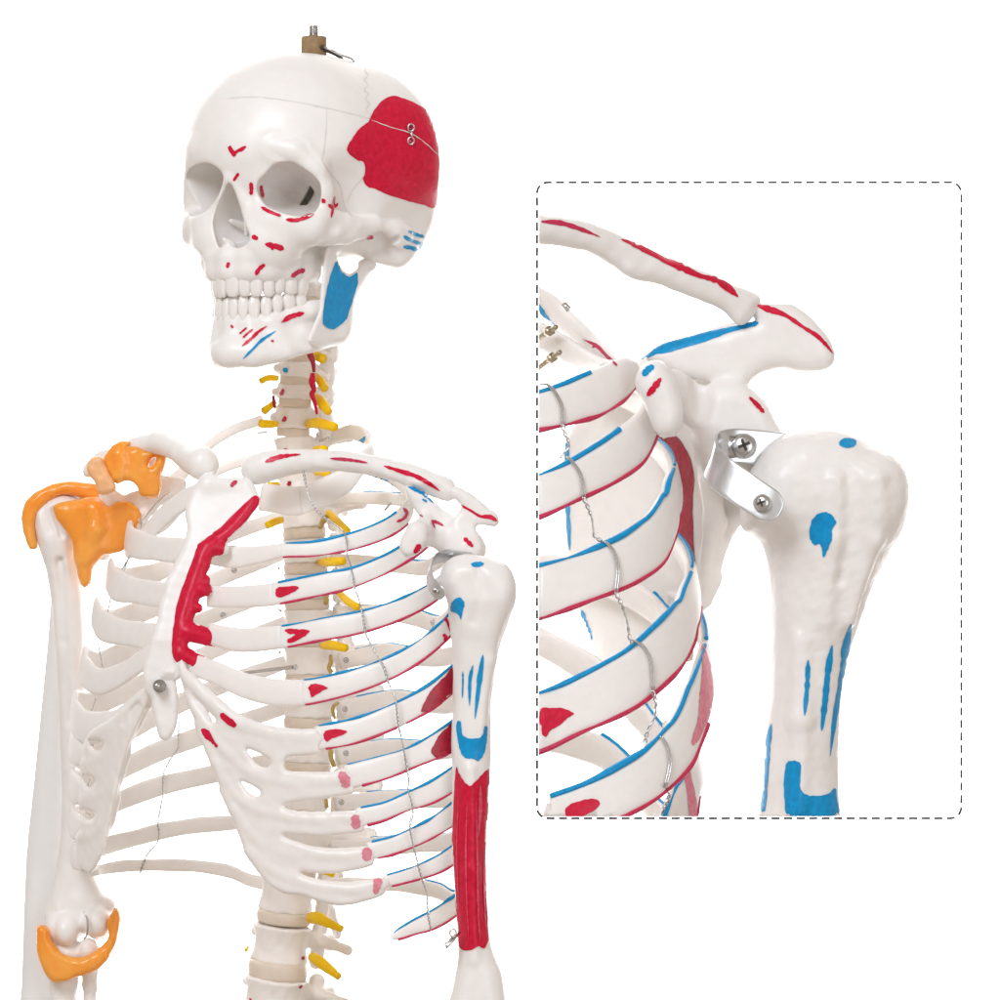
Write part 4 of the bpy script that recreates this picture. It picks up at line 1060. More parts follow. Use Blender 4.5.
# left upper arm bone
def build_humL():
    F = F_box(428, 545, 524, 1030, -300, -195, 1.25)
    P = Poly([[(446.5, 600), (441, 590), (438.5, 581), (441, 570), (447, 561), (455, 556), (466, 554), (476, 555), (488, 557), (497, 560), (505, 565), (510, 571), (514, 580), (515.5, 590), (513, 607), (507, 626), (500, 645), (496, 665), (493, 685), (491, 705), (491, 733), (490.5, 770), (488, 810), (486.5, 850), (486.5, 885), (488, 915), (490, 940), (496, 960), (501, 972), (506, 1000), (510, 1045),
                (436, 1045), (445, 1012), (452, 990), (457, 967), (458, 945), (456, 910), (454, 880), (452, 840), (452, 800), (452, 770), (451, 745), (452, 719), (453, 690), (453, 665), (451, 640), (448.5, 618)]], 3)
    Tf = lambda a, b: np.interp(b, [550, 600, 640, 690, 950, 1010], [33, 33, 25, 19, 18, 24])
    F.puff(P, lambda a, b: -248 + 0 * a, Tf, 19, 2, dm=-250)
    F.ell(W(500, 592, -262), (14, 18, 26), None, 8); F.chain([W(497, 600, -268), W(488, 660, -262), W(478, 740, -262)], [7, 5, 3], 8)
    F.chain([W(480, 572, -283), W(482, 590, -287), W(478, 606, -286), W(474, 622, -280)], [3.5, 3, 3, 2.5], 6, 'sub')
    F.chain([W(470, 770, -266), W(471, 870, -265), W(474, 960, -264)], [5, 5, 4], 7)
    F.noise(.35, 40, 21)
    return F.mb(0, 2)
c = build_humL()
U = [(457, 722), (461, 722), (462, 733), (467, 738), (478, 738), (483, 734), (484, 727), (487, 726.5), (487, 735), (486, 745), (483, 755), (478, 761), (472, 758.5), (466, 758), (461, 753), (458, 741)]
paint(c, [(3, 'p', [(471, 565), (474, 562.5), (481, 562), (484, 564), (480, 566.5), (474, 567)]), (3, 'p', [(451, 605), (455, 599), (460, 597.5), (464, 602), (463.5, 608), (462, 614), (461, 620), (459, 615), (454, 612.5), (451, 611)]),
          (3, 's', [(463, 671), (463, 684), (462.5, 698)], 1.6), (3, 's', [(473, 665), (470, 680), (469.6, 706)], [2, 3.4, 2]), (3, 's', [(483, 655), (479.5, 680), (475, 719)], [4.5, 4.6, 2.5]), (3, 'p', U),
          (RED, 'p', [(456.5, 767), (460, 775), (465, 782), (470, 786), (475, 782), (482, 774.5), (490, 768), (489, 790), (487.3, 820), (485.5, 850), (485.8, 880), (486.8, 910), (488, 940), (484, 948.5), (478, 946.5), (471, 950), (463, 950), (459, 944), (457, 920), (454.5, 890), (452.6, 860), (453, 820), (454.5, 790)]),
          (5, 's', [(488.5, 893), (491, 915), (493.5, 937)], 1.2)], maxjump=30)
paint(c, [(8, 's', [(467.5, 800), (466, 850), (467, 900), (469, 940)], [.8, 1.6, 1.2, .8]), (8, 's', [(476, 800), (477, 860), (478, 915), (480, 943)], [1, 1.8, 1.6, 1]), (8, 's', [(480, 785), (480, 810), (478, 836)], [2.5, 4, 1]), (8, 's', [(458.5, 800), (457, 850), (459, 905)], [.6, 1, .6]), (8, 's', [(484, 850), (484, 890), (485.5, 930)], [.6, 1.2, .8])], maxjump=30, off=.5)
humL = c.build('upper_arm_bone', MATS2, skel, W(472, 780, -250), 'left upper arm bone with a long red stripe and blue marks')
# wires and little clasp by the arm
m = MB(); tube([W(453 + 3.2 * math.cos(a), 933 + 4 * math.sin(a), -275) for a in np.linspace(0, 6.28, 13)], .9, 6, m)
tube([W(460, 932, -268), W(451, 942, -276), W(446, 948, -278), (W(445, 944, -278)), W(456, 934, -272)], [1, 2.2, 1.6, 1, 1], 6, m)
m.build('wire_clip', ['steel'], humL, W(450, 938, -276))
# steel joint strap of the shoulder
def strap(pts, wd, wv, th, name, parent, end_r, screws, mat='zinc'):
    q = cr(pts, 8); P = np.array([W(*p) for p in q]); T = norm(np.gradient(P, axis=0))
    wv = np.asarray(wv, float); B = norm(wv[None, :] - T * (T @ wv)[:, None]); N = np.cross(T, B)
    s = np.concatenate([[0], np.cumsum(np.linalg.norm(np.diff(P, axis=0), axis=1))])
    # rounded ends
    e = np.minimum(s, s[-1] - s); w = wd * np.sqrt(np.clip(1 - (1 - np.clip(e / (wd / 2), 0, 1)) ** 2, .02, 1))
    m = MB(); sweep(P, B, N, w, th, 16, 7, m, 0)
    o = m.build(name, [mat], parent, P[len(P) // 2])
    for (px, py, d, nr, r) in screws:
        a = W(px, py, d); sm = screw(a, nr, r, None, 0, 1, r * 2); sm.build('screw', ['steel', 'dark'], o, a)
    return o
strap([(476, 560, -222), (462, 558, -222), (446, 556, -226), (434, 560, -238), (429, 571, -256), (431, 583, -276), (437, 591, -287), (444, 597, -291)], 14, (-.35, .25, -.9), 1.3, 'joint_strap', skel, 7,
      [(456, 560, -228, (-.1, -1, .15), 5), (435.5, 591, -290, (-.15, -1, 0), 3.2)])

# ------------------------------------------------------------------ right shoulder, arm and ligaments
F = F_box(76, 435, 196, 560, -40, 130, 1.3)
F.puff(Poly([[(114, 502), (128, 494), (144, 486), (158, 475), (172, 476), (184, 480), (186, 488), (170, 500), (155, 512), (145, 524), (134, 520), (122, 514)]], 4), lambda a, b: 38 + 0 * a, 5, 6, 4, dm=38)
F.puff(Poly([[(95, 497), (99, 491), (110, 488), (120, 482), (130, 480), (138, 484), (140, 493), (134, 501), (122, 503), (110, 508), (100, 506)]], 4), lambda a, b: 10 + 0 * a, 8, 8, 4, dm=10)
F.chain([W(90, 470, 28), W(105, 460, 26), W(130, 453, 26), W(150, 462, 34), (W(150, 485, 36))], [8, 9, 8, 8, 8], 6)
F.chain([W(110, 500, 40), W(112, 530, 50), W(100, 560, 60)], [12, 12, 7], 6)
F.noise(.7, 20, 31)
F.mb(0, 2).build('shoulder_blade', ['bone'], skel, W(130, 490, 30), 'right shoulder blade mostly behind orange ligaments')
def build_humR():
    F = F_box(14, 486, 128, 1030, -20, 130, 1.4)
    P = Poly([[(33, 520), (35, 509), (42, 502), (50, 497), (62, 493), (76, 495), (90, 502), (94, 512), (90, 524), (80, 536), (77, 552), (80, 566), (82, 590), (84, 630), (85, 680), (86, 740), (87, 800), (90, 850), (95, 876), (103, 893), (113, 898), (117, 905), (113, 914), (109, 922), (110, 932), (104, 939), (95, 940), (84, 934), (74, 943), (60, 949), (52, 943), (48, 930), (44, 915), (47, 905), (52, 888), (56, 868), (60, 840), (62, 790), (60, 740), (58, 680), (54, 640), (51, 600), (46, 570), (40, 552), (35, 535)]], 3)
    F.puff(P, lambda a, b: 62 + 0 * a, lambda a, b: np.interp(b, [495, 540, 580, 850, 900, 950], [28, 26, 18, 15, 18, 20]), 15, 2, dm=62)
    F.ell(W(97, 922, 45), (14, 16, 16), None, 5); F.ell(W(66, 930, 45), (13, 17, 16), None, 5); F.ell(W(53, 928, 48), (8, 12, 14), None, 5)
    F.cone(W(84, 902, 28), W(84, 912, 36), 7, 6, 6, 'sub')
    F.chain([W(60, 560, 44), W(64, 640, 44), W(68, 720, 46)], [2.5, 2, 2], 7, 'sub'); F.chain([W(44, 512, 36), W(50, 530, 36)], [2.2, 1.6], 5, 'sub'); F.chain([W(54, 510, 36), W(62, 535, 38)], [2, 1.5], 5, 'sub')
    F.noise(.35, 34, 33)
    return F.mb(0, 2)
build_humR().build('upper_arm_bone', ['bone'], skel, W(65, 720, 60), 'plain white right upper arm bone')
F = F_box(14, 560, 84, 1060, 60, 130, 1.5)
F.puff(Poly([[(53, 590), (64, 610), (70, 700), (72, 800), (68, 900), (62, 1075), (17, 1075), (21.5, 985), (26, 860), (33, 790), (40, 720), (47, 650)]], 3), lambda a, b: 92 + 0 * a, 15, 17, 6, dm=92)
F.mb(0, 2).build('rear_shaft', ['white'], skel, W(45, 860, 92), 'broad smooth white shaft behind the right arm')
F = F_box(30, 935, 108, 1030, 20, 110, 1.3)
F.chain([W(68, 952, 56), W(64, 985, 60), W(60, 1040, 62)], [15, 14, 14], 4); F.chain([W(88, 950, 52), W(90, 985, 58), W(89, 1040, 62)], [12, 7, 7], 5); F.noise(.6, 20, 35)
F.mb(0, 2).build('forearm_bones', ['bone'], skel, W(74, 990, 60))
m = MB(); tube([W(84, 912, 24), W(87, 918, 22), W(88, 926, 22), W(87, 935, 24), W(84, 939, 28)], 1.0, 8, m, 0, 5)
q = np.linspace(0, 1, 90); tube([W(87 + .9 * math.cos(t * 60) + .6 * math.sin(t * 3), 918 + 17 * t, 22 + 1.8 * math.sin(t * 60)) for t in q], .45, 5, m); m.build('joint_spring', ['steel'], skel, W(87, 926, 22))
def lig(loops, yc, T, R, mat, dm, extra=None, label=None, seed=40):
    A = np.concatenate([np.array(l) for l in loops]); x0, y0 = A.min(0) - 12; x1, y1 = A.max(0) + 12
    F = F_box(x0, y0, x1, y1, dm - 60, dm + 60, 1.1)
    F.puff(Poly(loops, 4, 40), yc, T, R, 2, dm=dm)
    if extra: extra(F)
    F.noise(.4, 22, seed)
    return F.mb(0, 2).build('ligament', [mat], skel, W((x0 + x1) / 2, (y0 + y1) / 2, dm), label)
lig([[(29, 549), (23, 533), (21.5, 516), (26, 501), (37, 491), (51, 484), (66, 481), (82, 481.5), (97, 484.5), (103, 494), (104, 508), (98, 512), (88, 503), (76, 496.5), (62, 495.5), (51, 500), (43, 508), (36.5, 520), (35.5, 535), (38, 546), (34, 550)]], lambda a, b: 48 + 0 * a, 10, 7, 'orange', 48, label='orange strap arching over the right upper arm')
lig([[(54, 506), (68, 501), (84, 498), (98, 497), (108, 506), (118, 501.5), (131, 502), (141, 513), (137, 529), (128, 547), (114, 554), (103, 555.5), (97, 563), (92, 570), (91, 583), (84, 588), (79, 580), (74.5, 561), (72, 544), (64, 528), (56, 518)]],
    lambda a, b: 30 + 0 * a + .0 * b, lambda a, b: 9 + 3 * np.cos((a - 92) / 14), 10, 'orange', 30, lambda F: F.chain([W(94, 510, 20), W(95, 530, 19), W(86, 560, 22)], [6, 6, 4], 8), 'large orange shoulder capsule hanging below the right shoulder', 41)
lig([[(111, 447), (118, 442), (130, 441), (129, 447), (137, 446), (147, 449), (158, 448.5), (167, 455), (164, 468), (161, 477), (161, 488), (158.5, 497), (150, 498), (141, 496), (137, 487), (130, 481.5), (123, 481), (117, 484), (108, 476), (103.5, 466), (104.5, 456)],
     [(149, 465), (151, 460), (156, 456), (156, 460), (152, 466)]], lambda a, b: 4 + 0 * a, 9, 7, 'orange', 4, lambda F: F.chain([W(120, 455, -2), W(119, 475, -2)], [5, 5], 6), 'orange ligament over the tip of the right shoulder blade', 42)
lig([[(89, 460), (96, 456), (103, 459), (108, 471), (115, 483), (116, 490), (107, 494.5), (98.5, 493), (95, 483), (89, 475), (86, 468)]], lambda a, b: -4 + 0 * a, 7, 6, 'peach', -4, label='pale orange band on the right shoulder tip', seed=43)
lig([[(37, 927), (43, 925), (49, 929), (52, 941), (59, 950.5), (69, 956), (82, 957), (95, 951), (104, 944), (109, 935), (107, 922), (111, 914), (116, 907), (120.5, 915), (119.5, 929), (116, 943), (109, 958), (100, 968), (91, 972.5), (75, 978), (64, 982), (55, 983), (48, 978), (42, 969), (38, 958), (36.5, 942)]],
    lambda a, b: 34 + 0 * a, 9, 7, 'orange', 34, label='orange elbow ligament wrapping the joint like a cup', seed=44)
# ------------------------------------------------------------------ tie wires
def wire(pts, name='tie_wire', parent=skel, r=.6, amp=.8, ds=None, label=None):
    P = []
    for i, p in enumerate(pts):
        d = p[2] if len(p) > 2 else ds(p[0], p[1])
        P.append(W(p[0], p[1], d))
    twisted(np.array(P), r, amp, 8).build(name, ['steel'], parent, P[0], label)
nd = lambda a, b: float(RL[7].near(a)) - 5
bpy.context.view_layer.update()
def surf(px, py, off=4.2, lo=-400, hi=0, dflt=None):
    d = hit_d(px, py)
    if d is None or d > hi or d < lo: return dflt
    return d - off
Lp = [(303, 470), (306, 484), (310, 500), (321, 515), (334, 524), (344, 532), (347, 545), (347, 554), (351, 566), (354, 586), (359, 600), (362, 612), (366, 634), (372, 646), (378, 657), (384, 668), (388, 682), (392, 690), (396, 702), (399, 728), (402, 740), (404, 751), (407, 768), (409, 780), (408, 790), (411, 800), (413, 812), (410, 826), (413, 845), (417, 860), (420, 872), (423, 882), (427, 895), (428, 912), (431, 930)]
dd = [surf(a, b) for a, b in Lp]; ix = [i for i, v in enumerate(dd) if v is not None]
dd = np.interp(range(len(Lp)), ix, [dd[i] for i in ix])
dd = np.array([float(Rib(np.interp(b, [470, 530, 570, 610, 660, 700], [130, 128, 109, 95, 84, 72]), np.interp(b, [470, 530, 570, 610, 660, 700], [385, 412, 440, 462, 474, 481]), 60).near(a)) - 7 for a, b in Lp])
wire([(a, b, c) for (a, b), c in zip(Lp, dd)], label='twisted tie wire running down the left ribs')
back = lambda a, b: float(E8.depth(-math.pi - math.asin((a - E8.c) / E8.E))) - 9
wire([(179, 722), (178.5, 736), (178, 748), (170, 760), (164, 772), (163, 784), (162.5, 797), (160, 810), (158, 822), (159, 835), (157, 843), (151, 850), (146, 857), (142, 868), (140, 874)], ds=back, label='twisted tie wire down the rear right ribs')
for pts in ([(171, 492, 0), (160, 500, -6), (150, 511, -14), (144, 519, -22), (138, 520, -26)], [(142, 520, -18), (141, 528, -18), (138, 535, -16)], [(130, 555, -25), (126, 565, -24), (122, 575, -22), (120, 574, -22), (127, 560, -25)],
            [(111, 596, -18), (109, 606, -14), (107, 616, -10)], [(98, 643, -8), (100, 653, -6), (103, 667, -4)], [(96, 698, -2), (93, 708, -2), (90, 712, -2)], [(92, 738, -2), (93, 746, -2)], [(90, 778, -6), (88, 786, -6)], [(86, 812, -10), (91, 815, -10)], [(79, 843, -12), (85, 845, -14), (80, 840, -14)]):
    P = [W(*p) for p in pts]; tube(P, .75, 6, None, 0, 5).build('tie_wire', ['steel'], skel, P[0])
# ================================================================== ENLARGED SHOULDER IN THE DASHED FRAME
big = thing('shoulder_model', 'enlarged left shoulder with painted ribs and steel joint strap inside the dashed frame', 'shoulder model', W(700, 817, 0))
CL = [(Vector(CAM), Vector((-D, 38.8, 0)).normalized()), (Vector(CAM), Vector((0, -316.6, -D)).normalized())]
def cutF(F):
    for co, no in CL: F.plane(np.array(no), CAM)
def IR(xr, back=341): return Rib(-20 if xr > 640 else -20, xr, back)
kw = dict(clip=CL, th=12, lr=(2.6, 2.2), flat=3.2, lean=.24)
make_rib(big, 'rib', IR(634), 1, [(505, 416, 40, n_), (538, 412, 39, n_), (565, 405, 42, n_), (590, 396, 46, n_), (612, 384, 44, n_), (628, 373, 34, n_), (633.8, 372, 26, n_), (622, 367, 24, f_), (606, 358, 28, f_), (588, 342, 31, f_), (570, 325, 33, f_), (554, 310, 33, f_), (536, 298, 32, f_), (510, 280, 32, f_)],
         blue=[(510, 600, n_)], red=[(510, 634, n_)], marks=[(3, 's', [(538, 303), (545, 316), (556, 330), (568, 342), (578, 352), (590, 361), (599, 364)], [6, 5, 5, 6, 5, 4, 5]),
         (6, 's', [(583, 339), (597, 346), (606, 355), (617, 366)], [1.5, 4, 3, 5]), (6, 's', [(592, 347), (599, 346)], 2)], label='topmost enlarged rib turning up behind the collar bone', **kw)
make_rib(big, 'rib', IR(612), 1, [(606, 372, 20, n_), (611.9, 368, 14, n_), (600, 365, 14, f_), (575, 354, 26, f_), (545, 338, 30, f_), (515, 322, 30, f_)], **kw)
make_rib(big, 'rib', IR(652), 1, [(505, 508, 42, n_), (538, 497, 43, n_), (574, 481, 42, n_), (605, 464, 46, n_), (632, 444, 48, n_), (647, 424, 40, n_), (651.8, 412, 32, n_), (642, 405, 24, f_), (620, 396, 22, f_), (590, 385, 20, f_)],
         blue=[(510, 628, n_)], red=[(510, 651, n_)], **kw)
make_rib(big, 'rib', IR(675), 1, [(505, 601, 54, n_), (538, 593, 54, n_), (587, 577, 50, n_), (627, 560, 52, n_), (653, 540, 56, n_), (668, 512, 54, n_), (673, 494, 44, n_), (670, 466, 30, f_), (657, 450, 24, f_), (646, 443, 20, f_)],
         blue=[(510, 0, 'x'), (642, 690, f_)], red=[(510, 685, n_)], **kw)
make_rib(big, 'rib', IR(693), 1, [(505, 733, 60, n_), (538, 723, 60, n_), (574, 708, 56, n_), (627, 681, 60, n_), (662, 651, 62, n_), (683, 622, 58, n_), (690, 602, 50, n_), (687, 562, 32, f_), (676, 545, 26, f_), (666, 532, 18, f_)],
         blue=[(510, 0, 'x'), (660, 700, f_)], red=[(510, 697, n_)], marks=[(RED, 'p', [(539, 714), (542, 708), (550, 708), (560, 708), (568, 710), (574, 714), (568, 718), (560, 725), (550, 731), (546, 737), (542, 734), (541, 726), (539, 722)])], **kw)
make_rib(big, 'rib', IR(707), 1, [(544, 812, 20, n_), (552, 814, 34, n_), (590, 806, 46, n_), (625, 790, 52, n_), (655, 770, 54, n_), (680, 742, 62, n_), (696, 705, 66, n_), (705, 675, 54, n_), (702, 634, 34, f_), (688, 612, 28, f_), (672, 598, 20, f_)],
         blue=[(551, 0, 'x'), (690, 712, f_)], red=[(600, 695, n_)], marks=[(RED, 'p', [(565, 810), (569, 805), (580, 801), (590, 799), (598, 800), (600, 804), (596, 809), (588, 814), (580, 818), (567, 818)]),
         (PK, 'p', [(702, 645), (706, 652), (711, 670), (713, 690), (711, 710), (705, 727), (697, 742), (692, 745), (692, 736), (697, 722), (699, 705), (700, 690), (702, 670)])], **kw)
make_rib(big, 'rib', IR(697), 1, [(652, 860, 50, n_), (668, 838, 56, n_), (684, 800, 60, n_), (694, 770, 46, n_), (690, 745, 28, f_), (668, 730, 22, f_)],
         blue=[(640, 0, 'x'), (670, 696, f_)], red=[(640, 690, n_)], marks=[(PK, 'p', [(683, 766), (688, 764), (692, 780), (696, 800), (696.5, 817), (690, 817), (687, 795)])], **kw)
# rear ribs seen through the gaps
kf = dict(clip=CL, th=11, lr=(2.0, 2.0), flat=3.2)
make_rib(big, 'rib', IR(699, 330), 1, [(680, 740, 30, f_), (664, 744, 34, f_), (640, 716, 36, f_), (605, 680, 36, f_), (565, 655, 34, f_), (530, 636, 32, f_)], blue=[(640, 670, f_)], **kf)
make_rib(big, 'rib', IR(690, 330), 1, [(672, 828, 30, f_), (655, 812, 34, f_), (625, 772, 38, f_), (598, 750, 36, f_), (565, 742, 28, f_), (535, 738, 26, f_)], blue=[(598, 664, f_)], **kf)
make_rib(big, 'rib', IR(692, 330), 1, [(688, 650, 28, f_), (672, 628, 30, f_), (650, 606, 32, f_), (620, 588, 32, f_), (580, 572, 30, f_), (535, 566, 26, f_)], blue=[(650, 680, f_)], **kf)
# shoulder blade
F = F_box(552, 315, 845, 765, -190, 260, 2.0)
bd = lambda a, b: np.interp(a, [560, 640, 700, 760], [235, 135, 45, 0])
F.puff(Poly([[(640, 358), (660, 344), (690, 336), (720, 328), (744, 323), (748, 345), (740, 380), (752, 400), (766, 425), (768, 470), (755, 495), (743, 515), (728, 540), (719, 565), (719, 582), (706, 600), (698, 622), (682, 654), (660, 686), (655, 715), (653, 742), (646, 750), (641, 738), (634, 722), (616, 706), (602, 680), (591, 642), (581, 612), (571, 580), (567, 545), (565, 490), (567, 440), (585, 410), (612, 385)]], 4),
       bd, 8, 12, 4, dm=90)
F.puff(Poly([[(745, 300), (752, 287), (770, 292), (786, 300), (805, 312), (820, 326), (830, 340), (835, 355), (832, 364), (823, 370), (803, 371.5), (785, 368), (772, 370), (758, 375), (748, 383), (740, 388), (715, 382), (680, 376), (658, 366), (645, 357), (662, 344), (690, 335), (720, 328), (745, 323), (755, 321), (750, 312)]], 4),
       lambda a, b: np.interp(a, [640, 700, 760, 830], [-20, -25, -30, -30]), 15, 16, 8, dm=-28)
F.puff(Poly([[(636, 378), (642, 366), (652, 360), (664, 362), (673, 375), (680, 391), (683, 408), (682, 425), (676, 435), (666, 437.5), (657, 434), (651, 424), (645, 406), (637, 392)]], 4), lambda a, b: -118 + 0 * a, 19, 19, 4, dm=-118)
F.chain([W(655, 378, -100), W(672, 392, -55), W(712, 415, -30)], [16, 20, 22], 12)
F.puff(Poly([[(700, 400), (714, 385), (735, 380), (752, 388), (767, 404), (775, 420), (782, 434), (778, 455), (765, 478), (745, 490), (725, 492), (705, 480), (698, 455), (696, 425)]], 4), lambda a, b: -38 + 0 * a, 24, 20, 10, dm=-38)
F.ell(W(700, 398, -60), (12, 16, 24), None, 8, 'sub')
F.chain([W(708, 440, -30), W(714, 520, 10), W(703, 600, 35)], [15, 10, 8], 10)
F.noise(.6, 60, 51); F.noise(.2, 24, 52); cutF(F)
c = F.mb(0, 2)
paint(c, [(BL, 'p', [(637, 361), (650, 351), (665, 341), (685, 335), (705, 331), (728, 326), (745, 323), (758, 321.5), (757, 325), (745, 329), (728, 333), (710, 340), (690, 346), (672, 352), (658, 354), (648, 358)]),
          (RED, 's', [(756, 305), (768, 309), (785, 315), (803, 327), (817, 336), (826, 345), (833, 354)], [5, 7, 4, 3, 4, 3, 3]),
          (RED, 's', [(749, 397), (757, 405), (764, 413)], [3, 5, 4]), (BL, 's', [(643, 376), (648, 370), (654, 366)], [5, 7, 5]), (RED, 's', [(647, 396), (653, 389), (661, 378)], [4, 7, 5]),
          (5, 'p', [(653, 428), (662, 437), (676, 436), (686, 449), (692, 463), (694.5, 480), (693, 500), (693.5, 528), (695, 571), (688, 560), (677, 542), (672, 528), (674, 510), (672, 495), (668, 475), (660, 455)]),
          (BL, 's', [(567.5, 430), (567.5, 470), (568, 510), (570, 550)], 4.5), (BL, 's', [(582, 610), (586, 625), (592, 640)], 5), (RT, 's', [(632, 388), (640, 404), (648, 415)], 3)], maxjump=40)
c.build('shoulder_blade', MATS2, big, W(720, 440, -30), 'enlarged shoulder blade with its beak and flat tip')
# collar bone
F = F_box(520, 205, 775, 335, -230, 40, 1.7)
F.puff(Poly([[(505, 213), (537, 217), (562, 219), (596, 225), (628, 238), (662, 253), (690, 262), (715, 272), (740, 283), (760, 290), (766, 297), (762, 308), (752, 320), (742, 324), (733, 317), (724, 308), (700, 298), (675, 289), (658, 283), (640, 281), (625, 276), (606, 262), (587, 253), (560, 248), (537, 246), (505, 246)]], 4),
       lambda a, b: np.interp(a, [500, 620, 760], [-190, -110, -35]), 13, 14, 3, dm=-110, ny=lambda a, b: .86 + 0 * a)
F.noise(.7, 46, 61); cutF(F)
c = F.mb(0, 2)
paint(c, [(RT, 's', [(539, 221.5), (560, 223), (580, 229), (600, 237)], [4, 5, 4, 2]), (RED, 's', [(621, 239.5), (640, 247), (660, 257), (680, 267), (700, 276), (715, 280), (728, 288), (738, 297)], [5, 7, 7, 7, 5, 6, 8, 6])], maxjump=20)
c.build('collar_bone', MATS2, big, W(640, 255, -110))
# upper arm bone
F = F_box(722, 412, 922, 832, -150, 40, 1.7)
P = Poly([[(768, 446), (780, 436), (795, 429), (811, 426.5), (830, 426.5), (847, 429), (865, 438), (882, 448), (895, 457), (903, 468), (907, 485), (907.5, 503), (904, 520), (897, 538), (888, 554), (878, 575), (868, 598), (860, 620), (853, 642), (847, 665), (842, 690), (840, 720), (838.5, 755), (838, 790), (837, 850), (757, 850), (760, 805), (764, 760), (768, 720), (770, 688), (771.5, 650), (771.5, 622), (770, 590), (768, 570), (763, 547), (755, 537), (745, 531), (740, 522), (741, 505), (748, 480), (756, 460)]], 4)
F.puff(P, lambda a, b: -55 + 0 * a, lambda a, b: np.interp(b, [420, 480, 550, 650, 800], [62, 66, 56, 40, 36]), 38, 2, dm=-55)
F.ell(W(878, 500, -85), (26, 36, 44), None, 14); F.ell(W(800, 490, -78), (46, 44, 52), None, 14)
F.chain([W(848, 470, -128), W(856, 500, -134), (W(852, 530, -128)), W(838, 580, -108)], [4.5, 5, 4, 3], 12, 'sub')
F.chain([W(876, 480, -122), W(874, 540, -112), W(850, 620, -92)], [6, 5, 4], 14); F.chain([W(836, 480, -120), W(834, 540, -114), W(824, 620, -96)], [4, 4, 3], 12)
F.chain([W(800, 640, -92), W(800, 720, -90), (W(796, 830, -90))], [6, 8, 8], 12)
F.noise(.7, 70, 71); F.noise(.3, 22, 72); F.noise(.12, 9, 73); cutF(F)
c = F.mb(0, 2)
paint(c, [(BL, 'p', [(839, 443), (843, 439), (850, 438), (856, 441), (855, 446), (848, 448), (841, 446.5)]),
          (BL, 'p', [(809.5, 530), (812, 520), (818, 513.5), (826, 512), (833, 516), (836, 523), (832, 530), (832, 539), (828, 549), (823.5, 558), (822, 550), (820, 544), (814, 545), (810, 539)]),
          (BL, 's', [(808, 660), (807, 685), (804.5, 716)], [4.5, 5, 4]), (BL, 's', [(832, 645), (828, 670), (825, 700), (821.5, 731)], [4, 6.5, 6, 4]), (BL, 's', [(851, 624), (845, 650), (841, 680), (835, 715), (830, 756)], [6.5, 7, 5.5, 4.5, 3]),
          (BL, 's', [(771.5, 724), (768, 745), (765.5, 775), (763, 816)], [3.5, 5.5, 6, 6.5]),
          (BL, 'p', [(786, 765), (790, 761), (799, 762), (801, 768), (800, 785), (803, 793), (812, 796), (828, 794), (835, 788), (836.5, 800), (836, 816), (790, 816), (785, 800), (784, 780)])], maxjump=40)
humB = c.build('upper_arm_bone', MATS2, big, W(810, 600, -55), 'enlarged upper arm bone with blue brush marks')
# steel joint strap
q = [(812, 452, -62), (785, 450, -70), (755, 447, -77), (732, 446, -83), (717, 450, -94), (712, 461, -112), (722, 474, -132), (742, 488, -145), (766, 504, -152), (781, 513, -154)]
st_ = strap(q, 34, (-.30, -.12, -.95), 3.0, 'joint_strap', big, 18, [])
def bigscrew(px, py, d, nr, r, nm='screw', par=st_):
    a = W(px, py, d); screw(a, nr, r, None, 0, 1, r * 2).build(nm, ['steel', 'dark'], par, a)
bigscrew(744, 446, -86, (-.05, -1, .15), 12.5); bigscrew(762, 503, -157, (-.3, -1, .1), 8.5)
m = MB(); a = W(732, 447, -84); tube([a, a + [0, -2.5, 0]], 11, 24, m); m.build('washer', ['steel'], st_, a)
# screws, nuts and wires of the enlarged ribs
for x0, y0, x1, y1 in ((538, 338, 556, 327), (538, 368, 560, 352)):
    m = MB(); a, b_ = W(x0, y0, 130), W(x1, y1, 90); P = np.linspace(a, b_, 34)
    tube(P, 2.6 + .5 * np.sin(np.arange(34) * 1.9), 10, m); d_ = norm(b_ - a); mid = a + (b_ - a) * .62
    tube([mid - d_ * 3, mid + d_ * 3], 5.6, 6, m); m.clip(CL); m.build('threaded_bolt', ['brass'], big, mid)
m = MB(); a = W(564, 304, 60); tube([a, a + [5, -2, -6]], 3.6, 12, m); m.build('screw', ['steel'], big, a)
bpy.context.view_layer.update()
def wz(L, off=6):
    dd = [hit_d(a, b) for a, b in L]
    ok = [i for i, v in enumerate(dd) if v is not None and v < 20]
    return [(a, b, float(np.interp(i, ok, [dd[j] - off for j in ok]))) for i, (a, b) in enumerate(L)]
for L in ([(539, 384), (547, 385), (555, 394), (561, 408), (562, 424)], [(566, 456), (576, 468), (581, 480), (583, 497)], [(604, 541), (613, 552), (617, 570), (615, 592)], [(632, 640), (643, 647), (650, 662), (652, 690)], [(660, 736), (667, 748), (669, 765), (665, 785)]):
    P = np.array([W(*p) for p in wz(L, 4)])
    for o_ in (0, 2.2):
        tube(P + [o_, 0, 0], .8, 8, None, 0, 5).clip(CL).build('tie_wire', ['steel'], big, P[0])
for L in ([(562, 424), (565, 434), (569, 446), (560, 458)], [(583, 497), (588, 508), (592, 520), (594, 536), (602, 541)], [(615, 592), (622, 606), (627, 622), (630, 640), (634, 642)], [(652, 690), (656, 702), (655, 716), (648, 730), (645, 742)], [(665, 785), (668, 796), (664, 808), (660, 822)]):
    P = np.array([W(*p) for p in wz(L, 5)])
    twisted(P, .85, 1.4, 14).clip(CL).build('tie_wire', ['steel'], big, P[0])
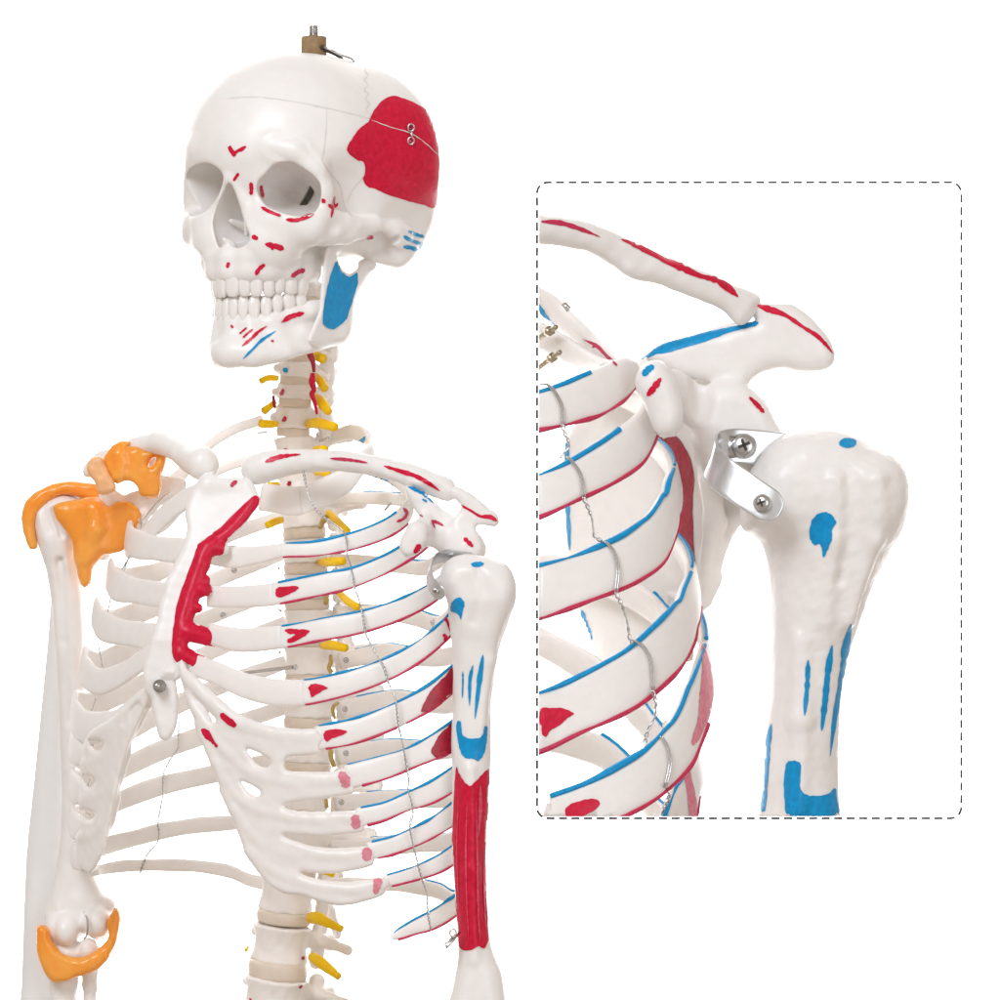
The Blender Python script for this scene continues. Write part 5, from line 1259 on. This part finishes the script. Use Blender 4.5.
# ------------------------------------------------------------------ dashed frame standing round the cut
fr = MB(); x0, y0, x1, y1, r = 537.0, 182.3, 961.3, 818.3, 11.0
path = []
def arc(cx, cy, a0):
    for t in np.linspace(0, 1, 9): path.append((cx + r * math.cos(math.radians(a0 + 90 * t)), cy + r * math.sin(math.radians(a0 + 90 * t))))
arc(x0 + r, y0 + r, 180); arc(x1 - r, y0 + r, 270); arc(x1 - r, y1 - r, 0); arc(x0 + r, y1 - r, 90); path.append(path[0])
path = np.array(path); s = np.concatenate([[0], np.cumsum(np.hypot(*np.diff(path, axis=0).T))]); L_ = s[-1]; nd_ = 168; p_ = L_ / nd_
for i in range(nd_):
    ss = np.linspace(i * p_, i * p_ + p_ * .68, 5)
    P = np.array([W(np.interp(u % L_, s, path[:, 0]), np.interp(u % L_, s, path[:, 1]), -236) for u in ss])
    T = norm(np.gradient(P, axis=0)); N = np.tile([0, -1., 0], (5, 1)); B = np.cross(T, N)
    sweep(P, B, N, 2.3, 1.4, 8, 6, fr)
fo = fr.build('dashed_frame', ['dash'], None, W(749, 818, -236))
fo['label'] = 'tall dark dashed outline with rounded corners around the enlarged shoulder'; fo['category'] = 'frame'
# ------------------------------------------------------------------ setting, camera, light
bw = MB()
Yb = 1500.0
bw.add([(-9000, Yb, -6000), (9000, Yb, -6000), (9000, Yb, 6000), (-9000, Yb, 6000)], [(0, 1, 2, 3)])
wall = bw.build('backdrop', ['wall']); wall['kind'] = 'structure'

cam = bpy.data.cameras.new('camera'); co = bpy.data.objects.new('camera', cam); COL.objects.link(co)
co.location = Vector(CAM * S); co.rotation_euler = (math.radians(90), 0, 0)
cam.sensor_width = 36; cam.lens = 36 / (1000 / D); cam.clip_end = 100; cam.clip_start = .1
scene.camera = co
world = bpy.data.worlds.new('World'); scene.world = world; world.use_nodes = True
world.node_tree.nodes['Background'].inputs[0].default_value = (1, .87, .745, 1)
world.node_tree.nodes['Background'].inputs[1].default_value = WORLDS
def area(name, loc, tgt, size, power, col=(1, 1, 1)):
    l = bpy.data.lights.new(name, 'AREA'); l.shape = 'RECTANGLE'; l.size = size[0]; l.size_y = size[1]; l.energy = power; l.color = col; l.spread = math.radians(110 if "backdrop" in name else 180)
    o = bpy.data.objects.new(name, l); COL.objects.link(o); o.location = loc
    o.rotation_euler = (Vector(tgt) - Vector(loc)).to_track_quat('-Z', 'Y').to_euler()
    return o
for n, l, t, sz, p in LIGHTS: area(n, l, t, sz, p, (.885, .955, 1.05) if 'softbox' in n else (1, 1, 1))
scene.view_settings.view_transform = 'Standard'; scene.view_settings.look = 'None'
scene.view_settings.gamma = 1; scene.view_settings.use_curve_mapping = False
scene.view_settings.exposure = EXPO
scene.render.engine = 'CYCLES'
